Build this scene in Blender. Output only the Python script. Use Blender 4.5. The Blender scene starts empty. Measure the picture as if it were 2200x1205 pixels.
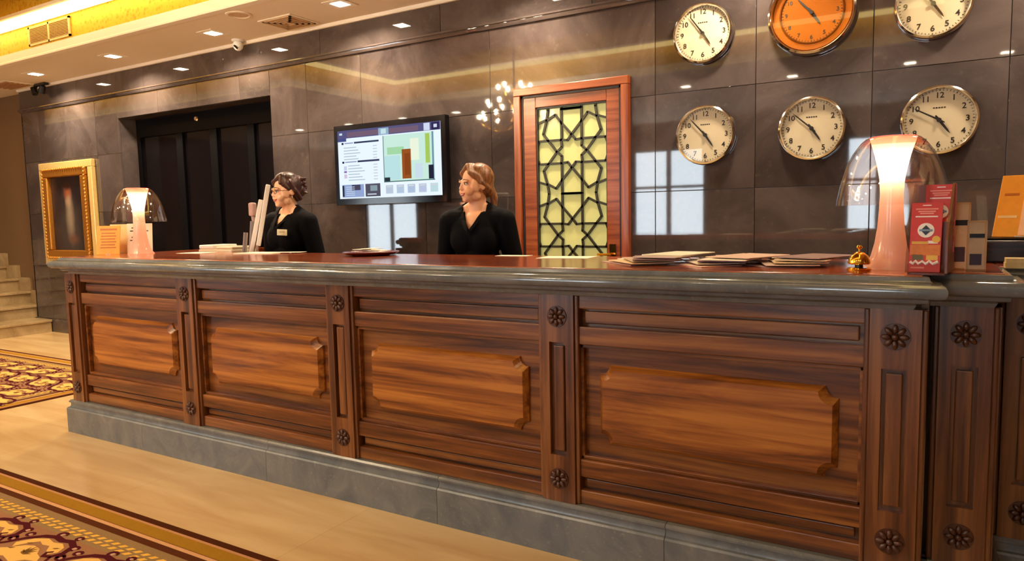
import bpy, bmesh, math, random
from mathutils import Vector, Matrix, Euler
random.seed(7)
PI = math.pi
S = bpy.context.scene
COL = S.collection

# ------------------------------------------------------------------ camera, world, light, exposure
CAM = Vector((4.531, -2.350, 1.2947)); YAW, PITCH, ROLL, FPX = 0.534, -0.0909, -0.0206, 1517.2
fwd = Vector((-math.sin(YAW)*math.cos(PITCH), math.cos(YAW)*math.cos(PITCH), math.sin(PITCH)))
right = Vector((math.cos(YAW), math.sin(YAW), 0)); upv = right.cross(fwd)
r2 = right*math.cos(ROLL) + upv*math.sin(ROLL); u2 = -right*math.sin(ROLL) + upv*math.cos(ROLL)
cd = bpy.data.cameras.new('camera'); cam = bpy.data.objects.new('camera', cd); COL.objects.link(cam)
cam.matrix_world = Matrix(((r2.x, u2.x, -fwd.x, CAM.x), (r2.y, u2.y, -fwd.y, CAM.y), (r2.z, u2.z, -fwd.z, CAM.z), (0, 0, 0, 1)))
cd.sensor_fit = 'HORIZONTAL'; cd.sensor_width = 36.0; cd.lens = FPX/2200*36.0; cd.clip_start = 0.02
S.camera = cam
wd = bpy.data.worlds.new('daylight'); S.world = wd; wd.use_nodes = True
bg = wd.node_tree.nodes['Background']; bg.inputs[0].default_value = (0.74, 0.88, 1.0, 1); bg.inputs[1].default_value = 9.0
S.view_settings.view_transform = 'Standard'; S.view_settings.look = 'None'; S.view_settings.gamma = 1.0
S.view_settings.use_curve_mapping = False; S.view_settings.exposure = 0.50
try:
    S.cycles.use_denoising = True; S.cycles.sample_clamp_indirect = 6.0; S.cycles.caustics_reflective = False
    S.cycles.max_bounces = 9; S.cycles.transparent_max_bounces = 12; S.cycles.blur_glossy = 0.5
except Exception: pass
WARM = (1.0, 0.80, 0.56); DOWN_W = 24.0; CANDLE = 330.0

# ------------------------------------------------------------------ geometry helpers
class MB:
    def __init__(s): s.v = []; s.f = []
    def add(s, vs, fs):
        o = len(s.v); s.v += [tuple(v) for v in vs]; s.f += [tuple(i+o for i in f) for f in fs]; return s
    def box(s, x0, x1, y0, y1, z0, z1):
        return s.add([(x0,y0,z0),(x1,y0,z0),(x1,y1,z0),(x0,y1,z0),(x0,y0,z1),(x1,y0,z1),(x1,y1,z1),(x0,y1,z1)],
                     [(0,3,2,1),(4,5,6,7),(0,1,5,4),(1,2,6,5),(2,3,7,6),(3,0,4,7)])
    def prism(s, poly, a, b, axis='y'):
        n = len(poly)
        def P(p, t): return {'y': (p[0], t, p[1]), 'z': (p[0], p[1], t), 'x': (t, p[0], p[1])}[axis]
        vs = [P(p, a) for p in poly] + [P(p, b) for p in poly]
        fs = [tuple(range(n)), tuple(range(2*n-1, n-1, -1))] + [(i, i+n, (i+1) % n+n, (i+1) % n) for i in range(n)]
        return s.add(vs, fs)
    def lathe(s, prof, n=40, c=(0,0,0), axis='z'):
        vs = []; fs = []; m = len(prof)
        for i in range(n):
            a = 2*PI*i/n
            for r, z in prof:
                p = (r*math.cos(a), r*math.sin(a), z)
                if axis == 'y': p = (p[0], -p[2], p[1])
                vs.append((p[0]+c[0], p[1]+c[1], p[2]+c[2]))
        for i in range(n):
            j = (i+1) % n
            for k in range(m-1): fs.append((i*m+k, j*m+k, j*m+k+1, i*m+k+1))
        return s.add(vs, fs)
    def tube(s, pts, r, n=8, cap=True):
        pts = [Vector(p) for p in pts]; rr = r if isinstance(r, (list, tuple)) else [r]*len(pts)
        vs = []; fs = []; prev = None
        for i, p in enumerate(pts):
            t = (pts[min(i+1, len(pts)-1)]-pts[max(i-1, 0)])
            t = t.normalized() if t.length > 0 else Vector((0,0,1))
            if prev is None:
                a = Vector((0,0,1)) if abs(t.z) < .9 else Vector((1,0,0)); x = t.cross(a).normalized()
            else: x = (prev - t*prev.dot(t)).normalized()
            prev = x; y = t.cross(x)
            for k in range(n):
                an = 2*PI*k/n; vs.append(p + x*(rr[i]*math.cos(an)) + y*(rr[i]*math.sin(an)))
        for i in range(len(pts)-1):
            for k in range(n): fs.append((i*n+k, i*n+(k+1) % n, (i+1)*n+(k+1) % n, (i+1)*n+k))
        if cap:
            fs.append(tuple(range(n-1, -1, -1))); fs.append(tuple((len(pts)-1)*n+k for k in range(n)))
        return s.add(vs, fs)
    def ell(s, c, r, nu=20, nv=14, M=None):
        vs = []; fs = []
        rr = (r, r, r) if not isinstance(r, (tuple, list)) else r
        for j in range(nv+1):
            t = PI*j/nv
            for i in range(nu):
                a = 2*PI*i/nu
                p = Vector((rr[0]*math.sin(t)*math.cos(a), rr[1]*math.sin(t)*math.sin(a), rr[2]*math.cos(t)))
                if M is not None: p = M @ p
                vs.append(p + Vector(c))
        for j in range(nv):
            for i in range(nu): fs.append((j*nu+i, (j+1)*nu+i, (j+1)*nu+(i+1) % nu, j*nu+(i+1) % nu))
        return s.add(vs, fs)
    def cone(s, p0, r0, p1, r1, n=16):
        # rounded cone: two balls joined by a skin
        p0 = Vector(p0); p1 = Vector(p1)
        s.ell(p0, r0, n, 10); s.ell(p1, r1, n, 10); return s.tube([p0, p1], [r0, r1], n)
    def sweep(s, path, prof, closed_ends=True, flip=False):
        # path: plan polyline (x, y), outward side is to the right of travel; prof: list of (d outward, z)
        path = [Vector(p) for p in path]; n = len(path); m = len(prof); vs = []; fs = []
        for i in range(n):
            d0 = (path[i]-path[i-1]).normalized() if i > 0 else None
            d1 = (path[i+1]-path[i]).normalized() if i < n-1 else None
            nr = lambda d: Vector((d.y, -d.x))
            if d0 is None: o = nr(d1)
            elif d1 is None: o = nr(d0)
            else:
                a, b = nr(d0), nr(d1); o = (a+b)/(1+a.dot(b))
            for d, z in prof: vs.append((path[i].x+o.x*d, path[i].y+o.y*d, z))
        for i in range(n-1):
            for k in range(m-1): fs.append((i*m+k, (i+1)*m+k, (i+1)*m+k+1, i*m+k+1))
        if closed_ends: fs.append(tuple(range(m))); fs.append(tuple((n-1)*m+k for k in range(m-1, -1, -1)))
        return s.add(vs, fs)
    def xf(s, M): s.v = [tuple(M @ Vector(v)) for v in s.v]; return s
    def mesh(s, name, mat, smooth=False, bevel=0.0, seg=2, angle=35):
        me = bpy.data.meshes.new(name); me.from_pydata(s.v, [], s.f)
        bm = bmesh.new(); bm.from_mesh(me)
        bmesh.ops.recalc_face_normals(bm, faces=bm.faces)
        if bevel > 0:
            ed = [e for e in bm.edges if len(e.link_faces) == 2 and e.calc_face_angle(0) > math.radians(40)]
            bmesh.ops.bevel(bm, geom=ed, offset=bevel, segments=seg, profile=0.5, affect='EDGES', clamp_overlap=True)
        bm.to_mesh(me); bm.free()
        if mat is not None: me.materials.append(mat)
        if smooth:
            for p in me.polygons: p.use_smooth = True
            try: me.set_sharp_from_angle(angle=math.radians(angle))
            except Exception: pass
        return me
    def build(s, name, mat, parent=None, smooth=False, bevel=0.0, seg=2, label=None, angle=35):
        o = bpy.data.objects.new(name, s.mesh(name, mat, smooth, bevel, seg, angle)); COL.objects.link(o)
        if parent is not None: o.parent = parent
        if label: o['label'] = label
        return o
def new_obj(name, me, parent=None, loc=None, rot=None):
    o = bpy.data.objects.new(name, me); COL.objects.link(o)
    if parent is not None: o.parent = parent
    if loc is not None: o.location = loc
    if rot is not None: o.rotation_euler = rot
    return o
def tag(o, label, cat, group=None, kind=None):
    o['label'] = label; o['category'] = cat
    if group: o['group'] = group
    if kind: o['kind'] = kind
    return o
def thing(name, label, cat, loc=(0,0,0), rz=0, group=None):
    o = bpy.data.objects.new(name, None); COL.objects.link(o); o.empty_display_size = .1
    o.location = loc; o.rotation_euler = (0, 0, rz); return tag(o, label, cat, group)
def struct(o): o['kind'] = 'structure'; return o
def copy_tree(o, parent=None):
    c = o.copy(); COL.objects.link(c)
    if parent is not None: c.parent = parent
    for ch in list(o.children): copy_tree(ch, c)
    return c

# ------------------------------------------------------------------ material helpers
def lin(c):
    f = lambda x: (x/12.92 if x <= .04045 else ((x+.055)/1.055)**2.4)
    return tuple(f(v/255.0) for v in c) + (1.0,)
def mat(name):
    m = bpy.data.materials.new(name); m.use_nodes = True; nt = m.node_tree
    return m, nt, nt.nodes['Principled BSDF']
def N(nt, t, **kw):
    n = nt.nodes.new(t)
    for k, v in kw.items():
        if k.startswith('i_'): n.inputs[int(k[2:])].default_value = v
        else: setattr(n, k, v)
    return n
def plain(name, rgb, rough=.5, metal=0.0, var=.12, scale=30., spec=.5, emis=0, bump=0, coat=0):
    """single-colour material with a faint procedural mottling"""
    m, nt, b = mat(name); L = nt.links.new
    tc = N(nt, 'ShaderNodeTexCoord'); no = N(nt, 'ShaderNodeTexNoise'); no.inputs['Scale'].default_value = scale; no.inputs['Detail'].default_value = 4
    L(tc.outputs['Object'], no.inputs['Vector'])
    mx = N(nt, 'ShaderNodeMix', data_type='RGBA'); c = lin(rgb)
    mx.inputs[6].default_value = tuple(max(0, v*(1-var)) for v in c[:3])+(1,); mx.inputs[7].default_value = tuple(min(1, v*(1+var)) for v in c[:3])+(1,)
    L(no.outputs['Fac'], mx.inputs[0]); L(mx.outputs[2], b.inputs['Base Color'])
    b.inputs['Roughness'].default_value = rough; b.inputs['Metallic'].default_value = metal; b.inputs['Specular IOR Level'].default_value = spec
    if coat: b.inputs['Coat Weight'].default_value = coat; b.inputs['Coat Roughness'].default_value = .06
    if emis:
        L(mx.outputs[2], b.inputs['Emission Color']); b.inputs['Emission Strength'].default_value = emis
    if bump:
        bp = N(nt, 'ShaderNodeBump'); bp.inputs['Strength'].default_value = bump; bp.inputs['Distance'].default_value = .002
        L(no.outputs['Fac'], bp.inputs['Height']); L(bp.outputs['Normal'], b.inputs['Normal'])
    return m
def glow(name, rgb, strength):
    m, nt, b = mat(name); nt.nodes.remove(b)
    e = N(nt, 'ShaderNodeEmission'); e.inputs[0].default_value = lin(rgb); e.inputs[1].default_value = strength
    nt.links.new(e.outputs[0], nt.nodes['Material Output'].inputs[0]); return m
def clear_glass(name, tint=(1,1,1), refl=1.0, ior=1.5):
    m, nt, b = mat(name); nt.nodes.remove(b); L = nt.links.new
    fr = N(nt, 'ShaderNodeLayerWeight'); fr.inputs[0].default_value = .5
    pw = N(nt, 'ShaderNodeMath', operation='POWER'); pw.inputs[1].default_value = 4.5; L(fr.outputs['Facing'], pw.inputs[0])
    mu = N(nt, 'ShaderNodeMath', operation='MULTIPLY_ADD', use_clamp=True); mu.inputs[1].default_value = .7*refl; mu.inputs[2].default_value = .045*refl; L(pw.outputs[0], mu.inputs[0])
    tr = N(nt, 'ShaderNodeBsdfTransparent'); tr.inputs[0].default_value = tint+(1,)
    gl = N(nt, 'ShaderNodeBsdfGlossy'); gl.inputs['Roughness'].default_value = .02
    mx = N(nt, 'ShaderNodeMixShader'); L(mu.outputs[0], mx.inputs[0]); L(tr.outputs[0], mx.inputs[1]); L(gl.outputs[0], mx.inputs[2])
    L(mx.outputs[0], nt.nodes['Material Output'].inputs[0]); return m
def ramp(nt, stops):
    r = N(nt, 'ShaderNodeValToRGB'); el = r.color_ramp.elements
    while len(el) < len(stops): el.new(.5)
    for e, (p, c) in zip(el, stops): e.position = p; e.color = c
    return r
def wood(name, along, dark, mid, light, rough=.32, coat=.25, k=1.0):
    m, nt, b = mat(name); L = nt.links.new
    ge = N(nt, 'ShaderNodeNewGeometry'); oi = N(nt, 'ShaderNodeObjectInfo')
    sc = {'x': (.42, 6, 6), 'z': (6, 6, .42), 'y': (6, .42, 6)}[along]
    of = N(nt, 'ShaderNodeVectorMath', operation='SCALE'); of.inputs[0].default_value = (3.1, 1.7, 2.3)
    mul = N(nt, 'ShaderNodeMath', operation='MULTIPLY'); mul.inputs[1].default_value = 4.0; L(oi.outputs['Random'], mul.inputs[0]); L(mul.outputs[0], of.inputs['Scale'])
    ad = N(nt, 'ShaderNodeVectorMath', operation='ADD'); L(ge.outputs['Position'], ad.inputs[0]); L(of.outputs[0], ad.inputs[1])
    mp = N(nt, 'ShaderNodeMapping'); mp.inputs['Scale'].default_value = tuple(v*k for v in sc); L(ad.outputs[0], mp.inputs[0])
    n1 = N(nt, 'ShaderNodeTexNoise'); n1.inputs['Scale'].default_value = 2.6; n1.inputs['Detail'].default_value = 8; n1.inputs['Roughness'].default_value = .66; n1.inputs['Distortion'].default_value = 1.5
    L(mp.outputs[0], n1.inputs['Vector'])
    mp2 = N(nt, 'ShaderNodeMapping'); mp2.inputs['Scale'].default_value = tuple(v*k*(11 if v > 1 else 3.0) for v in sc); L(ad.outputs[0], mp2.inputs[0])
    n2 = N(nt, 'ShaderNodeTexNoise'); n2.inputs['Scale'].default_value = 1.0; n2.inputs['Detail'].default_value = 3; L(mp2.outputs[0], n2.inputs['Vector'])
    wv = N(nt, 'ShaderNodeTexWave', wave_type='BANDS', bands_direction={'x': 'Z', 'z': 'X', 'y': 'X'}[along]); wv.inputs['Scale'].default_value = .55; wv.inputs['Distortion'].default_value = 14
    wv.inputs['Detail'].default_value = 3; wv.inputs['Detail Scale'].default_value = .9; L(mp.outputs[0], wv.inputs['Vector'])
    m1 = N(nt, 'ShaderNodeMath', operation='MULTIPLY_ADD'); m1.inputs[1].default_value = .60; L(n1.outputs['Fac'], m1.inputs[0])
    m2 = N(nt, 'ShaderNodeMath', operation='MULTIPLY'); m2.inputs[1].default_value = .12; L(wv.outputs['Fac'], m2.inputs[0]); L(m2.outputs[0], m1.inputs[2])
    m3 = N(nt, 'ShaderNodeMath', operation='MULTIPLY_ADD'); m3.inputs[1].default_value = .34; L(n2.outputs['Fac'], m3.inputs[0]); L(m1.outputs[0], m3.inputs[2])
    rp = ramp(nt, [(.40, lin(dark)), (.52, lin(mid)), (.66, lin(light))]); L(m3.outputs[0], rp.inputs[0])
    L(rp.outputs[0], b.inputs['Base Color']); b.inputs['Roughness'].default_value = rough
    b.inputs['Coat Weight'].default_value = coat; b.inputs['Coat Roughness'].default_value = .15
    bp = N(nt, 'ShaderNodeBump'); bp.inputs['Strength'].default_value = .12; bp.inputs['Distance'].default_value = .001
    L(n2.outputs['Fac'], bp.inputs['Height']); L(bp.outputs['Normal'], b.inputs['Normal']); return m
def stone(name, c0, c1, vein, rough=.08, scale=2.0, spec=.6, bump=.02, vein_amt=.5):
    m, nt, b = mat(name); L = nt.links.new
    ge = N(nt, 'ShaderNodeNewGeometry'); oi = N(nt, 'ShaderNodeObjectInfo')
    of = N(nt, 'ShaderNodeVectorMath', operation='SCALE'); of.inputs[0].default_value = (5.1, 3.7, 4.3); L(oi.outputs['Random'], of.inputs['Scale'])
    ad = N(nt, 'ShaderNodeVectorMath', operation='ADD'); L(ge.outputs['Position'], ad.inputs[0]); L(of.outputs[0], ad.inputs[1])
    n1 = N(nt, 'ShaderNodeTexNoise'); n1.inputs['Scale'].default_value = scale; n1.inputs['Detail'].default_value = 8; n1.inputs['Roughness'].default_value = .6; n1.inputs['Distortion'].default_value = 1.2
    L(ad.outputs[0], n1.inputs['Vector'])
    n2 = N(nt, 'ShaderNodeTexNoise'); n2.inputs['Scale'].default_value = scale*16; n2.inputs['Detail'].default_value = 5; L(ad.outputs[0], n2.inputs['Vector'])
    rp = ramp(nt, [(.35, lin(c0)), (.65, lin(c1))]); L(n1.outputs['Fac'], rp.inputs[0])
    r2_ = ramp(nt, [(.60, (0,0,0,1)), (.74, (1,1,1,1))]); L(n2.outputs['Fac'], r2_.inputs[0])
    mm = N(nt, 'ShaderNodeMath', operation='MULTIPLY'); mm.inputs[1].default_value = vein_amt; L(r2_.outputs[0], mm.inputs[0])
    mx = N(nt, 'ShaderNodeMix', data_type='RGBA'); mx.inputs[7].default_value = lin(vein); L(mm.outputs[0], mx.inputs[0]); L(rp.outputs[0], mx.inputs[6])
    L(mx.outputs[2], b.inputs['Base Color']); b.inputs['Roughness'].default_value = rough; b.inputs['Specular IOR Level'].default_value = spec
    bp = N(nt, 'ShaderNodeBump'); bp.inputs['Strength'].default_value = bump; bp.inputs['Distance'].default_value = .004
    L(n1.outputs['Fac'], bp.inputs['Height']); L(bp.outputs['Normal'], b.inputs['Normal']); return m

M = {}
M['wall_stone'] = stone('dark_grey_brown_marble', (57,50,50), (88,78,76), (120,108,102), rough=.03, scale=1.4, spec=1.0, bump=.012, vein_amt=.16)
M['edge_stone'] = stone('grey_marble', (90,96,99), (116,118,118), (146,146,144), rough=.10, scale=4, spec=.7, vein_amt=.4)
M['plinth_stone'] = stone('blue_grey_marble', (96,100,102), (120,120,117), (146,144,138), rough=.25, scale=5, spec=.5, vein_amt=.4)
M['wood_x'] = wood('walnut_long_grain', 'x', (72,36,17), (116,64,26), (152,95,42))
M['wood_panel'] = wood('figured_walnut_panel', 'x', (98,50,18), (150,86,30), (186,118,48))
M['wood_z'] = wood('walnut_upright_grain', 'z', (70,37,19), (108,62,31), (140,88,46))
M['wood_rose'] = plain('carved_dark_walnut', (74,36,18), .35, var=.3, scale=60, coat=.3)
M['wood_top'] = wood('polished_red_brown_top', 'x', (120,44,16), (164,72,28), (190,96,40), rough=.14, coat=.6)
M['wood_door_x'] = wood('mahogany_cross_grain', 'x', (122,54,24), (150,74,36), (170,92,50), rough=.3, k=1.4)
M['wood_door_z'] = wood('mahogany_upright', 'z', (120,52,22), (148,72,34), (168,90,48), rough=.3, k=1.4)
M['dark_wood'] = plain('dark_stained_wood', (34,18,16), .4)
M['ceiling'] = plain('cream_plaster', (234,220,200), .8, var=.02)
M['trim_white'] = plain('white_painted_moulding', (240,230,214), .5, var=.02)
M['white_plastic'] = plain('white_plastic', (232,228,220), .35, var=.03)
M['cream_plastic'] = plain('cream_plastic', (214,200,176), .4, var=.03)
M['black_plastic'] = plain('black_plastic', (14,13,18), .3, var=.1)
M['black_gloss'] = plain('black_gloss', (10,9,14), .12, var=.1)
M['chrome'] = plain('polished_chrome', (225,220,215), .10, metal=1.0, var=.03)
M['brass'] = plain('polished_brass', (232,176,70), .14, metal=1.0, var=.05)
M['gilt'] = plain('gilt_wood', (196,132,52), .32, metal=.7, var=.25, scale=40, bump=.3)
M['gilt_bright'] = plain('pale_gilt', (240,206,132), .3, metal=.35, var=.12, scale=25)
M['paper'] = plain('white_paper', (238,226,208), .7, var=.03)
M['cloth_black'] = plain('black_suit_cloth', (6,5,11), .8, var=.2, scale=200, spec=.12)
M['dial'] = plain('ivory_dial', (220,206,172), .5, var=.02)
M['dial_gold'] = plain('copper_gold_dial', (208,126,52), .22, metal=.75, var=.06)
M['ink'] = plain('black_ink', (22,18,18), .5)
M['clock_glass'] = clear_glass('clock_glass', (1,1,1), 1.0)
M['dome_glass'] = clear_glass('dome_glass', (1.0,.965,.95), 1.5)
M['acrylic'] = clear_glass('clear_acrylic', (.97,.95,.93), 1.3)
M['dark_glass'] = plain('dark_smoked_glass', (13,10,14), .08, var=.1, spec=.4)
M['dark_frame'] = plain('black_anodised_frame', (4,3,6), .5, spec=.1)
M['lattice'] = plain('dark_bronze_lattice', (52,50,40), .4, metal=.3)
M['recess_stone'] = M['wall_stone']

def floor_mat():
    m, nt, b = mat('beige_travertine'); L = nt.links.new
    ge = N(nt, 'ShaderNodeNewGeometry')
    mp = N(nt, 'ShaderNodeMapping'); mp.inputs['Scale'].default_value = (.5, 3.2, 1); L(ge.outputs['Position'], mp.inputs[0])
    n1 = N(nt, 'ShaderNodeTexNoise'); n1.inputs['Scale'].default_value = 2.2; n1.inputs['Detail'].default_value = 7; n1.inputs['Distortion'].default_value = .4; L(mp.outputs[0], n1.inputs['Vector'])
    rp = ramp(nt, [(.3, lin((196,160,110))), (.55, lin((212,181,131))), (.75, lin((223,196,149)))]); L(n1.outputs['Fac'], rp.inputs[0])
    br = N(nt, 'ShaderNodeTexBrick'); br.offset = 0.5; br.inputs['Color1'].default_value = (1,1,1,1); br.inputs['Color2'].default_value = (.96,.95,.94,1); br.inputs['Mortar'].default_value = (.80,.76,.70,1)
    br.inputs['Scale'].default_value = 1.0; br.inputs['Mortar Size'].default_value = .0015; br.inputs['Brick Width'].default_value = 1.2; br.inputs['Row Height'].default_value = .6
    L(ge.outputs['Position'], br.inputs['Vector'])
    mx = N(nt, 'ShaderNodeMix', data_type='RGBA', blend_type='MULTIPLY'); mx.inputs[0].default_value = 1; L(rp.outputs[0], mx.inputs[6]); L(br.outputs['Color'], mx.inputs[7])
    L(mx.outputs[2], b.inputs['Base Color']); b.inputs['Roughness'].default_value = .2; b.inputs['Specular IOR Level'].default_value = .45
    return m
M['floor'] = floor_mat()
def gold_paper():
    m, nt, b = mat('gold_damask_wallpaper'); L = nt.links.new
    ge = N(nt, 'ShaderNodeNewGeometry'); vo = N(nt, 'ShaderNodeTexVoronoi'); vo.inputs['Scale'].default_value = 26; L(ge.outputs['Position'], vo.inputs['Vector'])
    no = N(nt, 'ShaderNodeTexNoise'); no.inputs['Scale'].default_value = 18; no.inputs['Detail'].default_value = 4; L(ge.outputs['Position'], no.inputs['Vector'])
    mm = N(nt, 'ShaderNodeMath', operation='MULTIPLY_ADD'); mm.inputs[1].default_value = .6; L(vo.outputs['Distance'], mm.inputs[0]); L(no.outputs['Fac'], mm.inputs[2])
    rp = ramp(nt, [(.4, lin((206,146,20))), (.8, lin((240,196,60)))]); L(mm.outputs[0], rp.inputs[0]); L(rp.outputs[0], b.inputs['Base Color'])
    b.inputs['Roughness'].default_value = .35; b.inputs['Metallic'].default_value = .25; return m
M['gold_paper'] = gold_paper()
M['stair_wall'] = plain('warm_ochre_plaster', (116,86,52), .7, var=.05, scale=2)
M['stair_stone'] = stone('cream_marble_steps', (152,128,92), (180,156,116), (200,178,140), rough=.25, scale=3, spec=.4)

# ------------------------------------------------------------------ room shell
W = 2.18; HC = 2.94; XL, XR, YF = -8.0, 5.98, -6.2
YO = 2.30                      # ochre wall plane beside the stairs
struct(MB().box(XL, XR, YF, 2.7, -.1, 0).build('floor', M['floor']))
# back wall: backing with the recess cut out, faced with marble slabs
OX0, OX1, OZ = -3.05, -.66, 2.43; RD = W+.20
wb = struct(MB().box(-5.06, OX0-.03, W+.022, W+.14, 0, HC+.8).box(OX1+.03, XR, W+.022, W+.14, 0, HC+.8).box(OX0-.03, OX1+.03, W+.022, W+.14, OZ+.03, HC+.8).build('wall_back', M['dark_wood']))
slab_cache = {}
def slab(x0, x1, z0, z1, y=W, t=.022):
    g = .0016; key = (round(x1-x0, 3), round(z1-z0, 3), t)
    if key not in slab_cache:
        w, h = x1-x0-2*g, z1-z0-2*g
        slab_cache[key] = MB().box(0, w, 0, t, 0, h).mesh('stone_slab', M['wall_stone'], bevel=.0016, seg=1)
    o = new_obj('stone_slab', slab_cache[key], wb, (x0+g, y, z0+g)); return o
D = .633; rows = [0.16, .81, 1.436, 2.062, 2.688]
xs_r = [-.66, -.199] + [.434+i*D for i in range(0, 12)]
xs_r = [x for x in xs_r if x < XR] + [XR]
xs_l = [-5.06, -4.68, -4.09, -3.48, -3.05]
for j in range(4):
    z0, z1 = rows[j], rows[j+1]
    a = xs_r[:]
    if j == 3: a = [x for x in a if not (1.0 < x < 1.1 or 2.3 < x < 2.4)]      # wide slabs in the top course
    for x0, x1 in zip(a, a[1:]):
        # leave the doorway free
        if j == 3 and x0 < 2.80 and x1 > 1.91:
            g = .0016; q0, q1 = 1.925, 2.785
            MB().prism([(x0+g, z0+g), (q0, z0+g), (q0, 2.19), (q1, 2.19), (q1, z0+g), (x1-g, z0+g), (x1-g, z1-g), (x0+g, z1-g)], W, W+.022, 'y').build('stone_slab', M['wall_stone'], wb); continue
        if x0 < 2.80 and x1 > 1.91 and z0 < 2.2:
            for p, q in ((x0, min(x1, 1.925)), (max(x0, 2.785), x1)):
                if q-p > .02: slab(p, q, z0, z1 if z1 <= 2.2 else z1)
            if z1 > 2.2: slab(max(x0, 1.925), min(x1, 2.785), 2.19, z1)
            continue
        slab(x0, x1, z0, z1)
    for x0, x1 in zip(xs_l, xs_l[1:]): slab(x0, x1, z0, z1)
for x0, x1 in ((-3.05, -2.33), (-2.33, -1.70), (-1.70, -1.07), (-1.07, -.66)): slab(x0, x1, OZ, 2.688)
# frieze course under the ceiling, slightly proud, with a small moulding
fx = [-5.06, -3.79, -2.53, -1.26, .0, 1.27, 2.53, 3.80, 5.06, XR]
for x0, x1 in zip(fx, fx[1:]): slab(x0, x1, 2.688, 2.915, W-.012, .034)
o = MB().sweep([(-5.06, W-.012), (XR, W-.012)], [(-.02, 2.66), (.004, 2.66), (.014, 2.674), (.016, 2.686), (.024, 2.690), (.024, 2.702), (.006, 2.708), (-.02, 2.708)]).build('trim_1', M['wall_stone'], smooth=True); struct(o)
o = MB().sweep([(-5.06, W-.012), (XR, W-.012)], [(-.02, 2.912), (.016, 2.912), (.022, 2.92), (.024, HC), (-.02, HC)]).build('trim_2', M['trim_white']); struct(o)
o = MB().sweep([(-5.06, W), (1.9, W)], [(-.02, 0), (.022, 0), (.022, .13), (.012, .15), (.006, .16), (-.02, .16)]).sweep([(2.81, W), (XR, W)], [(-.02, 0), (.022, 0), (.022, .13), (.012, .15), (.006, .16), (-.02, .16)]).build('baseboard_back', M['wall_stone']); struct(o)
# ochre wall beside the stairs, return of the marble wall, other room walls
struct(MB().box(XL, -5.02, YO, YO+.12, 0, HC+.8).build('wall_left', M['stair_wall']))
MB().box(-5.062, -5.04, W+.0, YO, 0, 2.93).build('stone_return', M['wall_stone'], wb)
struct(MB().box(XL-.12, XL, YF, YO+.12, 0, 3.9).build('wall_far_left', M['stair_wall']))
struct(MB().box(XR, XR+.12, YF, 2.4, 0, 3.9).build('wall_right', M['stair_wall']))
# front wall behind the viewer with tall windows (they show in the polished marble)
wf = MB(); wins = [(-7.2, -5.6), (-.40, 1.02), (3.3, 4.3)]
xx = XL
for a, b_ in wins: wf.box(xx, a, YF-.15, YF, 0, 3.9); wf.box(a, b_, YF-.15, YF, 2.5, 3.9); wf.box(a, b_, YF-.15, YF, 0, .45); xx = b_
wf.box(xx, XR, YF-.15, YF, 0, 3.9); struct(wf.build('wall_front', M['stair_wall']))
for i, (a, b_) in enumerate(wins):
    w_ = MB(); w_.box(a, a+.06, YF-.1, YF-.04, .45, 2.5).box(b_-.06, b_, YF-.1, YF-.04, .45, 2.5).box(a, b_, YF-.1, YF-.04, 2.44, 2.5).box(a, b_, YF-.1, YF-.04, .45, .51).box((a+b_)/2-.04, (a+b_)/2+.04, YF-.1, YF-.04, .45, 2.5).box(a, b_, YF-.1, YF-.04, 1.75, 1.80)
    wo = struct(w_.build('window_%d' % (i+1), M['black_plastic']))
    MB().box(a, b_, YF-.075, YF-.07, .45, 2.5).build('pane', M['acrylic'], wo)
# ceiling: flat soffit round a stepped tray lined with gold wallpaper
TY0, TY1, TX0, TX1 = -1.55, 1.40, -2.3, 4.62; TB = .45   # tray edges; near strip of the tray runs on to the left
ce = MB()
ce.box(XL, XR, TY1, YO, HC, HC+.06)                       # strip along the marble wall
ce.box(XL, XR, YF, TY0, HC, HC+.06)
ce.box(XL, TX0, TY0, TB, HC, HC+.06)
ce.box(TX1, XR, TY0, TY1, HC, HC+.06)
ceil = struct(ce.build('ceiling', M['ceiling']))
outline = [(XL+.01, TY1), (TX1, TY1), (TX1, TY0), (TX0, TY0), (TX0, TB), (XL+.01, TB)]
# walking this way keeps the tray's inside on the right-hand side
MB().sweep(outline, [(-.05, HC-.004), (.012, HC-.004), (.014, HC+.01), (.006, HC+.02), (.008, 3.03), (-.05, 3.03)]).build('tray_lip', M['trim_white'], ceil)
MB().sweep(outline, [(-.05, 3.03), (.0, 3.03), (.0, 3.25), (-.05, 3.25)]).build('tray_riser', M['gold_paper'], ceil)
MB().sweep(outline, [(-.05, 3.25), (.24, 3.25), (.25, 3.27), (-.05, 3.27)]).build('tray_step', M['trim_white'], ceil)
MB().sweep(outline, [(.20, 3.27), (.25, 3.27), (.25, 3.46), (.20, 3.46)]).build('upper_riser', M['gold_paper'], ceil)
MB().box(XL, XR, YF, YO, 3.46, 3.52).build('tray_top', plain('mauve_ceiling_paper', (130,96,86), .6, var=.4, scale=14), ceil)
cl = thing('cove_light', 'bright white cove light running under the step of the gold ceiling tray', 'light')
MB().sweep(outline, [(.03, 3.236), (.21, 3.236), (.21, 3.249), (.03, 3.249)]).build('diffuser', glow('cove_white', (255,214,128), 3.6), cl)

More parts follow.
